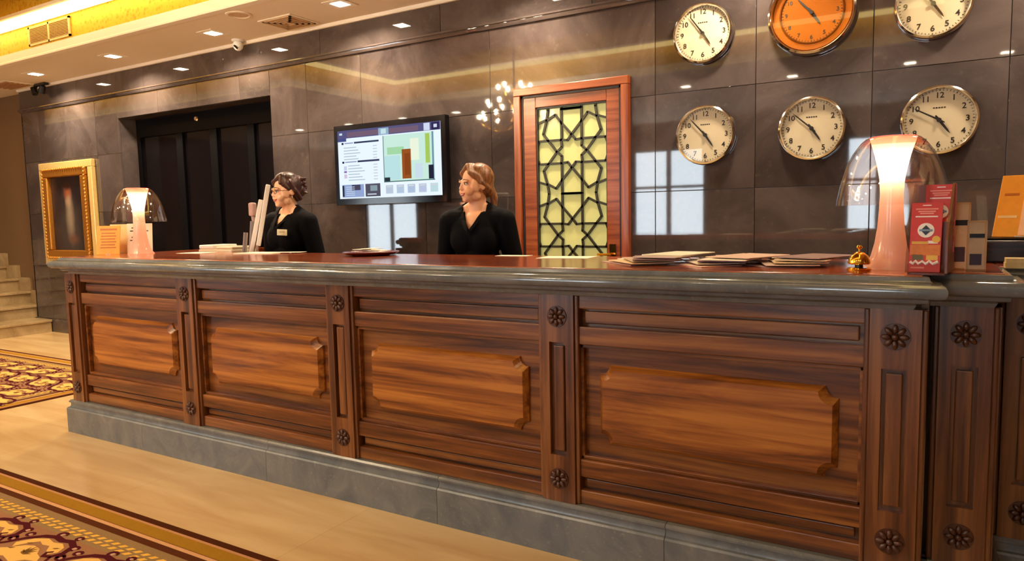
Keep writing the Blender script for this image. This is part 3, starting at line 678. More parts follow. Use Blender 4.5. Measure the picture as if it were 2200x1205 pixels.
# the room photograph on the screen
px(.46, .94, .22, .87, (206,240,226)); px(.47, .62, .24, .58, (190,230,232), lay=2); px(.50, .66, .60, .70, (168,220,170), lay=2); px(.64, .725, .25, .66, (158,84,36), lay=3)
px(.665, .715, .30, .60, (140,70,28), lay=4); px(.72, .80, .50, .80, (240,250,226), lay=2); px(.76, .83, .25, .45, (206,226,240), lay=2); px(.86, .90, .45, .85, (170,206,96), lay=2); px(.885, .93, .23, .42, (40,40,60), lay=3)
px(.46, .52, .22, .28, (44,54,60), lay=3); px(.46, .94, .212, .226, (70,110,110), lay=3); px(.46, .468, .22, .87, (120,150,150), lay=3); px(.92, .935, .22, .87, (110,150,170), lay=2)

# ------------------------------------------------------------------ door with star lattice
DX0, DX1, DZ = 1.915, 2.795, 2.205
dr = thing('lattice_door', 'reddish mahogany door with pale green glass behind a dark star lattice', 'door', ((DX0+DX1)/2, W, 0))
dw = (DX1-DX0)/2
MB().box(-dw, -dw+.055, -.04, .022, 0, DZ-.055).build('casing', M['wood_door_z'], dr, bevel=.004)
MB().box(dw-.055, dw, -.04, .022, 0, DZ-.055).build('casing', M['wood_door_z'], dr, bevel=.004)
MB().box(-dw, dw, -.042, .022, DZ-.055, DZ).build('head_casing', M['wood_door_x'], dr, bevel=.005)
f_ = MB().box(-dw+.055, -dw+.072, -.022, .08, 0, DZ-.055).box(dw-.072, dw-.055, -.022, .08, 0, DZ-.055).box(-dw+.055, dw-.055, -.022, .08, DZ-.072, DZ-.055); f_.build('stop_moulding', M['dark_wood'], dr)
gx0, gx1, gz0, gz1 = 2.085-2.355, 2.630-2.355, .30, 2.06
leafx0, leafx1 = -dw+.072, dw-.072
MB().box(leafx0, gx0, -.018, .05, .01, DZ-.072).build('stile', M['wood_door_x'], dr, bevel=.003)
MB().box(gx1, leafx1, -.018, .05, .01, DZ-.072).build('stile', M['wood_door_x'], dr, bevel=.003)
MB().box(gx0, gx1, -.018, .05, gz1, DZ-.072).build('rail', M['wood_door_x'], dr, bevel=.003)
MB().box(gx0, gx1, -.018, .05, .01, gz0).build('rail', M['wood_door_x'], dr, bevel=.003)
mg, nt, b = mat('pale_green_backlit_glass'); b.inputs['Base Color'].default_value = lin((206,206,140)); b.inputs['Roughness'].default_value = .12
b.inputs['Emission Color'].default_value = lin((206,208,138)); b.inputs['Emission Strength'].default_value = .22
no = N(nt, 'ShaderNodeTexNoise'); no.inputs['Scale'].default_value = 60; bp = N(nt, 'ShaderNodeBump'); bp.inputs['Strength'].default_value = .03; nt.links.new(no.outputs['Fac'], bp.inputs['Height']); nt.links.new(bp.outputs['Normal'], b.inputs['Normal'])
MB().box(gx0, gx1, .012, .022, gz0, gz1).build('pane', mg, dr)
g_ = MB().box(gx0, gx0+.012, -.012, .012, gz0, gz1).box(gx1-.006, gx1, -.012, .012, gz0, gz1).box(gx0, gx1, -.012, .012, gz1-.012, gz1); g_.build('glazing_bead', M['dark_wood'], dr)
lat = MB(); u = .001253; cxg = (gx0+gx1)/2
def clip(p, q):
    # Liang-Barsky against the glass rectangle
    x0, z0 = p; x1, z1 = q; t0, t1 = 0., 1.
    for pp, qq in ((-(x1-x0), x0-gx0), (x1-x0, gx1-x0), (-(z1-z0), z0-gz0), (z1-z0, gz1-z0)):
        if abs(pp) < 1e-12:
            if qq < 0: return None
        else:
            r = qq/pp
            if pp < 0: t0 = max(t0, r)
            else: t1 = min(t1, r)
    if t0 >= t1: return None
    return (x0+(x1-x0)*t0, z0+(z1-z0)*t0), (x0+(x1-x0)*t1, z0+(z1-z0)*t1)
def bar(p, q, w=.0080):
    c = clip(p, q)
    if not c: return
    (a, b0), (c1, d1) = c; d = Vector((c1-a, d1-b0))
    if d.length < .004: return
    d.normalize(); nn = Vector((-d.y, d.x))*w; e = d*.003
    lat.prism([(a-e.x+nn.x, b0-e.y+nn.y), (a-e.x-nn.x, b0-e.y-nn.y), (c1+e.x-nn.x, d1+e.y-nn.y), (c1+e.x+nn.x, d1+e.y+nn.y)], -.002, .013, 'y')
for czs in (1.741+.589, 1.741, 1.741-.589, 1.741-1.178):
    P = lambda x, y: (cxg+x*u, czs+y*u)
    star = []
    for k in range(16):
        a = PI*k/8; rr = 92 if k % 2 == 0 else 66; star.append(P(rr*math.cos(a), rr*math.sin(a)))
    for k in range(16): bar(star[k], star[(k+1) % 16])
    for sy in (-1, 1):
        bar(P(-235, 65*sy), P(-62, 65*sy)); bar(P(62, 65*sy), P(235, 65*sy))
        for s_ in (-1, 1):
            bar(P(62*s_, 65*sy), P(62*s_, 236*sy))
            bar(P(0, 92*sy), P(62*s_, 160*sy)); bar(P(62*s_, 160*sy), P(100*s_, 206*sy))
            bar(P(92*s_, 0), P(178*s_, 104*sy))
            bar(P(178*s_, 104*sy), P(155*s_, 178*sy)); bar(P(155*s_, 178*sy), P(100*s_, 206*sy))
            bar(P(155*s_, 178*sy), P(146*s_, 236*sy)); bar(P(160*s_, 182*sy), P(235*s_, 158*sy))
            bar(P(205*s_, 65*sy), P(228*s_, 0))
        bar(P(-62, 235*sy), P(62, 235*sy))
lat.build('star_lattice', M['lattice'], dr)
MB().box(leafx1-.075, leafx1-.03, -.024, -.018, .93, 1.09).build('handle_plate', M['brass'], dr)
MB().tube([(leafx1-.052, -.02, 1.02), (leafx1-.052, -.06, 1.02), (leafx1-.15, -.06, 1.02)], .009).build('handle', M['brass'], dr)

# ------------------------------------------------------------------ wall clocks
def text_mesh(s, size, name='numeral'):
    cu = bpy.data.curves.new(name, 'FONT'); cu.body = s; cu.size = size; cu.align_x = 'CENTER'; cu.align_y = 'CENTER'; cu.extrude = .0004; cu.offset = .0008
    o = bpy.data.objects.new(name, cu); COL.objects.link(o); dg = bpy.context.evaluated_depsgraph_get(); dg.update()
    me = bpy.data.meshes.new_from_object(o.evaluated_get(dg)); bpy.data.objects.remove(o); bpy.data.curves.remove(cu)
    me.transform(Matrix.Rotation(PI/2, 4, 'X')); me.materials.clear(); me.materials.append(M['ink']); return me
NUM = [text_mesh(str(i), .042) for i in range(1, 13)]
def clock(x, z, R, hour, minute, label, gold=False):
    t = thing('wall_clock', label, 'clock', (x, W, z), 0, 'wall clocks beside the door')
    k = R/.186
    MB().lathe([(R*.86, .0), (R*.97, .0), (R, .012*k), (R, .030*k), (R*.975, .048*k), (R*.93, .054*k), (R*.885, .044*k), (R*.875, .028*k)], 64, (0,0,0), 'y').build('rim', M['chrome'], t, smooth=True)
    MB().lathe([(0, .026), (R*.89, .026), (R*.89, 0), (0, 0)], 64, (0,0,0), 'y').build('dial', M['dial_gold'] if gold else M['dial'], t)
    if gold:
        MB().lathe([(R*.68, .026), (R*.69, .034), (R*.72, .034), (R*.73, .026)], 56, (0,0,0), 'y').build('inner_ring', plain('dark_copper', (120,64,20), .3, metal=.8), t, smooth=True)
    rn = R*(.57 if gold else .70)
    for i in range(12):
        a = 2*PI*(i+1)/12; o = new_obj('numeral', NUM[i], t, (rn*math.sin(a), -.0270, rn*math.cos(a))); 
        if gold: o.scale = (.75, 1, .75)
    mk = MB(); rm = R*(.64 if gold else .825)
    for i in range(60):
        a = 2*PI*i/60; w_ = .0014 if i % 5 else .0024; l_ = .008
        d = Vector((math.sin(a), math.cos(a))); n_ = Vector((d.y, -d.x))*w_
        p0, p1 = d*(rm), d*(rm+l_)
        mk.prism([tuple(p0-n_), tuple(p0+n_), tuple(p1+n_), tuple(p1-n_)], -.0272, -.0258, 'y')
    o = mk.build('minute_marks', M['ink'], t); o['kind'] = 'stuff'
    if not gold:
        ms = MB()
        for i in range(5): ms.box(-.030+.0125*i, -.021+.0125*i, -.0268, -.0262, .062*k, .069*k)
        o = ms.build('maker_mark', M['ink'], t); o['kind'] = 'stuff'
    def hand(name, ang, ln, w, y, tail=.03):
        a = math.radians(ang); d = Vector((math.sin(a), math.cos(a))); n_ = Vector((d.y, -d.x))
        pts = [d*-tail-n_*w*.6, d*-tail+n_*w*.6, n_*w, d*ln*.75+n_*w*.75, d*ln, d*ln*.75-n_*w*.75, -n_*w]
        MB().prism([tuple(p) for p in pts], -y-.002, -y, 'y').build(name, M['ink'], t)
    hand('hour_hand', 30*(hour+minute/60.), R*(.36 if gold else .50), .0068*k, .030); hand('minute_hand', 6*minute, R*(.5 if gold else .78), .0048*k, .0335)
    MB().lathe([(0, .041), (.011, .041), (.012, .028), (0, .028)], 18, (0,0,0), 'y').build('boss', M['ink'], t, smooth=True)
    MB().lathe([(0, .043), (R*.88, .043)], 48, (0,0,0), 'y').build('glass', M['clock_glass'], t)
    return t
clock(3.283, 2.402, .186, 4, 54, 'ivory dial chrome wall clock in the upper row nearest the door')
clock(3.912, 2.427, .242, 4, 53, 'large copper-gold wall clock in the middle of the upper row', True)
clock(4.516, 2.378, .186, 4, 54, 'ivory dial wall clock cut by the top edge, furthest from the door')
clock(3.301, 1.777, .186, 4, 53, 'ivory dial chrome wall clock in the lower row nearest the door')
clock(3.922, 1.769, .186, 4, 52, 'ivory dial chrome wall clock in the middle of the lower row')
clock(4.560, 1.763, .186, 4, 50, 'ivory dial wall clock half hidden behind the pink table lamp')

# ------------------------------------------------------------------ table lamps
ms_, nt, b = mat('frosted_peach_stem'); nt.nodes.remove(b)
tr_ = N(nt, 'ShaderNodeBsdfTranslucent'); tr_.inputs[0].default_value = (1.0, .72, .56, 1); df = N(nt, 'ShaderNodeBsdfDiffuse'); df.inputs[0].default_value = (1.0, .66, .52, 1)
mx = N(nt, 'ShaderNodeMixShader'); mx.inputs[0].default_value = .45; nt.links.new(tr_.outputs[0], mx.inputs[1]); nt.links.new(df.outputs[0], mx.inputs[2])
gl_ = N(nt, 'ShaderNodeBsdfGlossy'); gl_.inputs['Roughness'].default_value = .15; mx2 = N(nt, 'ShaderNodeMixShader'); mx2.inputs[0].default_value = .05
nt.links.new(mx.outputs[0], mx2.inputs[1]); nt.links.new(gl_.outputs[0], mx2.inputs[2]); nt.links.new(mx2.outputs[0], nt.nodes['Material Output'].inputs[0])
M['lamp_stem'] = ms_
mc, nt, b = mat('translucent_coral_cap'); nt.nodes.remove(b)
tr_ = N(nt, 'ShaderNodeBsdfTranslucent'); tr_.inputs[0].default_value = (1.0, .22, .20, 1); df = N(nt, 'ShaderNodeBsdfDiffuse'); df.inputs[0].default_value = (.85, .16, .15, 1)
mx = N(nt, 'ShaderNodeMixShader'); mx.inputs[0].default_value = .5; nt.links.new(tr_.outputs[0], mx.inputs[1]); nt.links.new(df.outputs[0], mx.inputs[2]); nt.links.new(mx.outputs[0], nt.nodes['Material Output'].inputs[0])
M['lamp_cap'] = mc
M['dome_collar'] = clear_glass('coral_tinted_glass', (1.0, .55, .48), 1.5)
CT = ZT+.003; LBULB = glow('lamp_bulb', (255,226,192), 125)
def table_lamp(x, y, label, power):
    t = thing('table_lamp', label, 'lamp', (x, y, CT), 0, 'mushroom table lamps on the counter')
    prof = [(.078,0), (.077,.004), (.068,.014), (.056,.04), (.046,.08), (.039,.13), (.035,.19), (.0335,.24), (.036,.285), (.042,.32), (.051,.36), (.060,.39), (.067,.414)]
    MB().lathe(prof, 48).build('stem', M['lamp_stem'], t, smooth=True, angle=80)
    MB().lathe([(0,.417), (.066,.417), (.068,.414)], 48).build('cap', M['lamp_cap'], t, smooth=True, angle=80)
    MB().lathe([(.068,.416), (.078,.412), (.090,.402), (.100,.389)], 48).build('dome_collar', M['dome_collar'], t, smooth=True, angle=80)
    MB().lathe([(.100,.389), (.116,.366), (.131,.335), (.144,.298), (.153,.26), (.160,.222), (.1625,.203), (.1595,.203), (.157,.222), (.150,.26), (.141,.298), (.128,.334), (.113,.364), (.098,.386)], 56).build('glass_dome', M['dome_glass'], t, smooth=True, angle=80)
    MB().ell((0,0,.335), (.016,.016,.022), 14, 10).build('bulb', LBULB, t, smooth=True)
    return t
table_lamp(4.425, .22, 'lit pink mushroom table lamp with clear glass dome beside the red leaflets', 2.6)
table_lamp(.185, .34, 'lit pink mushroom table lamp with glass dome at the stair end of the counter', 2.6)

# ------------------------------------------------------------------ desk bell
bl = thing('service_bell', 'small brass service bell in front of the pink lamp', 'bell', (4.345, .10, CT))
MB().lathe([(0,0), (.034,0), (.035,.006), (.030,.010), (0,.010)], 32).build('base', M['brass'], bl, smooth=True)
MB().lathe([(0,.010), (.012,.010), (.012,.022), (0,.022)], 20).build('post', M['black_plastic'], bl)
MB().lathe([(.030,.020), (.033,.024), (.031,.034), (.025,.046), (.014,.056), (.004,.060), (0,.060)], 36).build('dome', M['brass'], bl, smooth=True)
MB().lathe([(.003,.058), (.003,.066), (.008,.070), (.009,.074), (.005,.079), (0,.080)], 18).build('plunger', M['brass'], bl, smooth=True)

# ------------------------------------------------------------------ magazines fanned on the counter
cov = [plain('leaflet_%d' % i, c, .35, var=.22, scale=22) for i, c in enumerate(((240,222,196), (196,170,156), (226,190,172), (150,120,118), (250,238,210), (206,180,150), (120,62,70), (236,206,160)))]
mag_me = [MB().box(-.085, .085, -.125, .125, 0, .0032).mesh('magazine', c, bevel=.0006, seg=1) for c in cov]
def fan(cx, cy, n, a0, a1, label, group, seed, sx=.16):
    random.seed(seed)
    for i in range(n):
        t = i/(n-1.); o = new_obj('magazine', mag_me[(i*3+seed) % len(mag_me)])
        a = a0+(a1-a0)*t+random.uniform(-.14, .14)
        o.location = (cx-sx/2+sx*t+random.uniform(-.008, .008), cy+(.09 if i % 2 else -.05)*(1-.6*t)+random.uniform(-.03, .03), CT+.0002+.0036*i)
        o.rotation_euler = (0, 0, a); tag(o, ('topmost ' if i == n-1 else 'lowest ' if i == 0 else '')+label, 'magazine', group)
fan(3.62, .30, 10, .95, -.15, 'thin magazine in the fan nearest the lattice door', 'magazines fanned nearest the door', 1)
fan(3.885, .31, 9, .75, -.35, 'thin leaflet in the middle fan on the counter', 'leaflets in the middle fan', 2)
fan(4.135, .31, 9, .7, -.35, 'thin leaflet in the fan beside the brass bell', 'leaflets fanned beside the bell', 3, .13)
def sheet(x, y, w, d, rz, label, z=0, m_=None, t=.0012, n=1):
    o = MB().box(-w/2, w/2, -d/2, d/2, 0, t).build('paper_sheet', m_ or M['paper']); o.location = (x, y, CT+.0002+z); o.rotation_euler = (0, 0, rz); return tag(o, label, 'paper')
sheet(.53, .50, .21, .15, .1, 'loose white sheet on the counter nearest the glass dome lamp')
sheet(1.08, .545, .297, .17, .12, 'white form lying before the woman with glasses', t=.004)
sheet(1.24, .595, .21, .08, .3, 'white slip lying on the form before the woman with glasses', z=.0042)
sheet(2.80, .60, .17, .07, .05, 'white sheet at the counter back beside the fair-haired woman')
sheet(3.12, .53, .24, .16, .12, 'white sheet on the counter in front of the lattice door')
# shallow tray with cream cards
ty = thing('card_tray', 'shallow dark red tray heaped with cream cards', 'tray', (1.98, .50, CT))
MB().lathe([(0,.002), (.09,.002), (.13,.012), (.15,.020), (.152,.018), (.13,.006), (.09,0), (0,0)], 40).build('dish', plain('dark_red_lacquer', (96,32,24), .2), ty, smooth=True)
for i in range(9):
    a = 2*PI*i/9; rr = .055 if i else 0
    o = MB().box(-.045, .045, -.028, .028, 0, .0016).build('cream_card', cov[4] if i % 3 else M['paper'], None)
    o.location = (1.98+rr*math.cos(a), .50+rr*math.sin(a)*.8, CT+.020+.0022*i); o.rotation_euler = (0, 0, a+.6)
    tag(o, 'small cream card in the heap on the dark red tray', 'card', 'cream cards on the tray')

# ------------------------------------------------------------------ notices at the stair end
def notice(x, y, rz, w, h, tilt, face, label, deco, z0=0):
    t = thing('notice_stand', label, 'sign', (x, y, CT+z0), rz)
    Rm = Matrix.Rotation(-tilt, 4, 'X')
    MB().box(-w/2, w/2, 0, .006, 0, h).xf(Rm).build('board', face, t, bevel=.002)
    for (x0, x1, z0_, z1_, m_) in deco:
        MB().box(x0*w, x1*w, -.0012, 0, z0_*h, z1_*h).xf(Rm).build('print', m_, t)
    MB().box(-w*.18, w*.18, -.002, .004, 0, h*.8).xf(Matrix.Translation((0, h*math.sin(tilt)+.06, 0)) @ Matrix.Rotation(tilt*.6, 4, 'X')).build('prop', M['cream_plastic'], t)
    MB().box(-w*.1, w*.1, .0, h*math.sin(tilt)+.06, 0, .004).build('foot', M['cream_plastic'], t)
    return t
orange = plain('orange_card', (226,150,36), .45, var=.15, scale=40); deep = plain('rust_print', (176,92,20), .5); inkb = M['ink']; tan = plain('tan_card', (226,190,130), .5)
notice(.02, .22, .80, .135, .195, .35, orange, 'orange printed notice on a slanted stand beside the glass dome lamp', [(-.36,.36,.84,.90,deep)]+[(-.34+.02*(k % 3), .34-.05*(k % 2), .22+.10*k, .255+.10*k, deep) for k in range(6)])
notice(.075, .40, .85, .15, .20, .25, M['paper'], 'white handwritten notice standing between orange notice and lamp', [(-.38+.06*(k % 3), .34-.09*((k*2) % 3), .10+.105*k, .135+.105*k, inkb) for k in range(8)])
notice(-.035, .34, .75, .15, .20, .3, tan, 'tan card standing behind the orange notice', [])

# ------------------------------------------------------------------ staff monitors and printer
pr_ = thing('printer', 'low white printer on the staff desk behind the counter', 'printer', (.50, .745, .76))
MB().box(-.17, .17, -.10, .10, 0, .36).build('body', M['cream_plastic'], pr_, bevel=.012)
MB().box(-.165, -.02, -.095, .095, .36, .385).build('lid', M['white_plastic'], pr_, bevel=.006)
MB().box(.0, .165, -.09, .09, .36, .375).build('paper_tray', M['cream_plastic'], pr_, bevel=.006)
def monitor(x, y, z0, h, w, yaw, tilt, label):
    t = thing('monitor', label, 'monitor', (x, y, .76), yaw, 'edge-on white monitors')
    Rm = Matrix.Translation((0, 0, z0-.76)) @ Matrix.Rotation(tilt, 4, 'X')
    MB().box(-w/2, w/2, -.012, .016, 0, h).xf(Rm).build('housing', M['white_plastic'], t, bevel=.006)
    MB().box(-w/2+.012, w/2-.012, -.0135, -.0115, .014, h-.012).xf(Rm).build('screen', M['black_gloss'], t)
    MB().tube([(0, .03, .01), (0, .06, (z0-.76)*.6), (0, .03, z0-.76+h*.4)], .014, 10).build('stand', plain('grey_metal', (150,140,136), .35, metal=.6), t, smooth=True)
    MB().box(-.07, .07, -.04, .10, 0, .012).build('foot', M['white_plastic'], t, bevel=.004)
    return t
va = math.atan2(.80+2.35, .90-4.531)          # the screens stand edge-on to the lobby
monitor(.815, .74, 1.14, .39, .26, va+.02, .20, 'tall white monitor seen edge-on beside the woman with glasses')
monitor(.745, .74, 1.08, .36, .22, va-.01, .22, 'lower white monitor seen edge-on behind the tall one')
stn = thing('phone_arm', 'pinkish grey bracket arm standing behind the white monitors', 'bracket', (.64, .87, .76))
MB().tube([(0,0,0), (.0,0,.40), (-.02,0,.55), (-.03,0,.66)], [.012,.010,.012,.012], 10).build('arm', plain('pinkish_grey', (170,140,134), .5), stn, smooth=True)
MB().box(-.045, .0, -.02, .02, .57, .66).build('head', plain('pinkish_grey_head', (176,142,136), .5), stn, bevel=.01)
MB().lathe([(0,0), (.06,0), (.06,.012), (0,.012)], 20).build('foot', M['black_plastic'], stn)

# ------------------------------------------------------------------ leaflet holder and cards by the right-hand lamp
red = plain('red_leaflet', (206,48,36), .35, var=.12, scale=60); yel = plain('yellow_print', (226,176,64), .5, var=.2); orp = plain('orange_print', (216,120,40), .5, var=.35, scale=70); wht = plain('white_print', (246,232,222), .5); blk = plain('dark_print', (30,34,44), .4); pnk = plain('pale_red_print', (236,150,130), .5)
def leaflet(x, y, z, w, h, rz, tilt, label):
    t = thing('leaflet', label, 'leaflet', (x, y, z), rz, 'red leaflets in the wooden holder'); Rm = Matrix.Rotation(-tilt, 4, 'X')
    MB().box(-w/2, w/2, 0, .006, 0, h).xf(Rm).build('sheet', red, t)
    def pr(x0, x1, z0, z1, m_): MB().box(x0*w, x1*w, -.001, 0, z0*h, z1*h).xf(Rm).build('print', m_, t)
    pr(-.14,.14,.955,.968,wht)
    for k, (a, zz, m_) in enumerate(((.36,.90,pnk), (.28,.865,pnk), (.22,.835,pnk), (.36,.79,wht))): pr(-a, a, zz, zz+.018, m_)
    MB().lathe([(0,.0022), (.27*w,.0022), (.27*w,0)], 28, (0,0,0), 'y').xf(Rm @ Matrix.Translation((0,0,.60*h))).build('emblem', wht, t)
    MB().prism([(-.17*w,.60*h), (0,.60*h-.19*w), (.17*w,.60*h), (0,.60*h+.19*w)], -.0034, -.002, 'y').xf(Rm).build('emblem_mark', blk, t)
    MB().box(-.21*w, .21*w, -.0040, -.002, .60*h-.035*w, .60*h+.035*w).xf(Rm).build('emblem_band', plain('steel_print', (120,140,160), .4) if 'steel_print' not in bpy.data.materials else bpy.data.materials['steel_print'], t)
    MB().lathe([(0,.0018), (.13*w,.0018), (.13*w,0)], 20, (0,0,0), 'y').xf(Rm @ Matrix.Translation((.34*w,0,.47*h))).build('seal', yel, t)
    pr(-.44,.10,.40,.44,yel); pr(.08,.40,.41,.45,wht); pr(-.48,.48,.24,.39,orp); pr(-.40,-.05,.17,.25,plain('olive_print', (96,84,40), .5) if 'olive_print' not in bpy.data.materials else bpy.data.materials['olive_print']); pr(.05,.42,.17,.24,yel)
    sq = MB().tube([(-.46*w,-.001,.145*h), (-.36*w,-.001,.115*h), (-.28*w,-.001,.155*h), (-.18*w,-.001,.115*h), (-.06*w,-.001,.15*h), (.06*w,-.001,.115*h), (.16*w,-.001,.155*h), (.28*w,-.001,.118*h), (.44*w,-.001,.15*h)], .0045, 6).xf(Rm); sq.build('script_print', wht, t, smooth=True)
    pr(-.44,.0,.05,.07,pnk); return t
hd = thing('leaflet_holder', 'two tier wooden leaflet holder at the corner of the counter', 'holder', (4.540, .040, CT), -.12)
MB().box(-.052, .040, -.07, .10, 0, .006).build('base', plain('reddish_holder_wood', (112,48,24), .35), hd)
hm = bpy.data.materials['reddish_holder_wood']
MB().prism([(-.07,.006), (.10,.006), (.10,.262), (.06,.262), (-.02,.17), (-.045,.15), (-.07,.10)], .040, .046, 'x').build('side', hm, hd)
MB().prism([(-.07,.006), (.10,.006), (.10,.262), (.06,.262), (-.02,.17), (-.045,.10), (-.07,.03)], -.058, -.052, 'x').build('side', M['acrylic'], hd)
MB().box(-.052, .040, .02, .024, .006, .15).build('divider', hm, hd); MB().box(-.052, .040, .094, .10, .006, .26).build('back', hm, hd)
MB().box(-.052, .040, -.07, -.066, .0, .03).build('lip', M['acrylic'], hd)
leaflet(4.521, -.012, CT+.008, .078, .200, -.12, .16, 'red leaflet with a round emblem in front tier of the holder')
leaflet(4.556, .085, CT+.060, .078, .200, -.12, .12, 'red leaflet standing in the rear tier of the holder')
# pair of framed card stands
for k, (x, y, w, h, rz, lb) in enumerate(((4.612, .20, .055, .205, .25, 'tall cream card in a slim wooden frame behind the red leaflets'), (4.655, .165, .05, .150, .1, 'shorter cream card frame next to the leaflet holder'))):
    t = thing('framed_card', lb, 'card frame', (x, y, CT), rz)
    fm = MB().box(-w/2, w/2, 0, .008, 0, .006).box(-w/2, w/2, 0, .008, h-.006, h).box(-w/2, -w/2+.005, 0, .008, 0, h).box(w/2-.005, w/2, 0, .008, 0, h); fm.build('frame', plain('pale_wood_frame_%d' % k, (214,170,118), .4), t)
    MB().box(-w/2+.005, w/2-.005, .003, .006, .006, h-.006).build('card', plain('cream_card_%d' % k, (222,190,150), .6, var=.2), t)
    MB().box(-w/2+.006, w/2-.006, .001, .003, h*.66, h*.74).build('print', blk, t); MB().box(-w/2+.008, w/2-.012, .001, .003, h*.12, h*.34).build('print', plain('violet_print_%d' % k, (70,52,70), .5), t)
    MB().box(-w/2, w/2, 0, .06, 0, .004).build('foot', bpy.data.materials['pale_wood_frame_%d' % k], t)
# items on the stepped end unit
ns = notice(4.80, .62, -.35, .17, .235, .42, orange, 'orange and peach notice leaning back at the far end of the counter', [(-.05,.48,.03,.97,plain('peach_print', (244,190,150), .5, var=.1)), (.06,.40,.30,.62,plain('mauve_print', (176,120,110), .5, var=.4, scale=60)), (-.45,-.12,.30,.34,tan), (-.40,-.14,.66,.70,deep)])
ns.location.z = CT+.085
dt = thing('desk_organiser', 'low black desk organiser under the leaning orange notice', 'organiser', (4.79, .60, CT))
MB().box(-.16, .10, -.05, .12, 0, .075).build('body', M['black_plastic'], dt, bevel=.006)
for k in range(3): MB().box(-.15+.02*k, .08, -.052-.004*k, -.045, .02+.02*k, .03+.02*k).build('divider', M['dark_wood'], dt)
MB().box(-.16, .12, -.03, .17, .075, .083).build('tray_top', M['black_gloss'], dt, bevel=.002)
bk = thing('note_block', 'cream block of paper slips near the end of the counter', 'note block', (4.765, .33, CT))
MB().box(-.028, .028, -.03, .03, 0, .016).build('lower_pad', plain('cream_slips', (206,186,130), .7, var=.2, scale=90), bk); MB().box(-.026, .030, -.028, .032, .0165, .030).build('upper_pad', bpy.data.materials['cream_slips'], bk)

# ------------------------------------------------------------------ people
def remesh(mb, name, mat_, voxel, smooth_it=6, keep=None):
    me = bpy.data.meshes.new(name); me.from_pydata(mb.v, [], mb.f); o = bpy.data.objects.new(name, me); COL.objects.link(o)
    m1 = o.modifiers.new('r', 'REMESH'); m1.mode = 'VOXEL'; m1.voxel_size = voxel; m1.use_smooth_shade = True
    m2 = o.modifiers.new('s', 'SMOOTH'); m2.iterations = smooth_it; m2.factor = .5
    dg = bpy.context.evaluated_depsgraph_get(); dg.update()
    res = bpy.data.meshes.new_from_object(o.evaluated_get(dg)); bpy.data.objects.remove(o); bpy.data.meshes.remove(me)
    res.name = name
    if keep:
        bm = bmesh.new(); bm.from_mesh(res)
        bmesh.ops.delete(bm, geom=[f for f in bm.faces if not keep(f.calc_center_median())], context='FACES'); bm.to_mesh(res); bm.free()
    for p in res.polygons: p.use_smooth = True
    res.materials.clear(); res.materials.append(mat_); return res
def hair_mat(name, c0, c1):
    m, nt, b = mat(name); L = nt.links.new; tc = N(nt, 'ShaderNodeTexCoord'); mp = N(nt, 'ShaderNodeMapping'); mp.inputs['Scale'].default_value = (90, 30, 14); L(tc.outputs['Object'], mp.inputs[0])
    no = N(nt, 'ShaderNodeTexNoise'); no.inputs['Scale'].default_value = 1.0; no.inputs['Detail'].default_value = 3; no.inputs['Distortion'].default_value = 1.0; L(mp.outputs[0], no.inputs['Vector'])
    rp = ramp(nt, [(.3, lin(c0)), (.7, lin(c1))]); L(no.outputs['Fac'], rp.inputs[0]); L(rp.outputs[0], b.inputs['Base Color']); b.inputs['Roughness'].default_value = .42
    bp = N(nt, 'ShaderNodeBump'); bp.inputs['Strength'].default_value = .6; bp.inputs['Distance'].default_value = .004; L(no.outputs['Fac'], bp.inputs['Height']); L(bp.outputs['Normal'], b.inputs['Normal']); return m
def skin_mat(name, c):
    m, nt, b = mat(name); L = nt.links.new; tc = N(nt, 'ShaderNodeTexCoord'); no = N(nt, 'ShaderNodeTexNoise'); no.inputs['Scale'].default_value = 26; L(tc.outputs['Object'], no.inputs['Vector'])
    cc_ = lin(c); rp = ramp(nt, [(.3, tuple(v*.9 for v in cc_[:3])+(1,)), (.7, cc_)]); L(no.outputs['Fac'], rp.inputs[0]); L(rp.outputs[0], b.inputs['Base Color'])
    b.inputs['Roughness'].default_value = .45; b.inputs['Subsurface Weight'].default_value = .08; b.inputs['Subsurface Radius'].default_value = (.012,.005,.003); return m
LIP = plain('lip_red', (186,70,66), .35, var=.08); EYEW = plain('eye_white', (226,220,214), .3, var=.02); EYED = plain('eye_dark', (26,16,12), .2); TEETH = plain('teeth', (236,228,214), .3, var=.02)
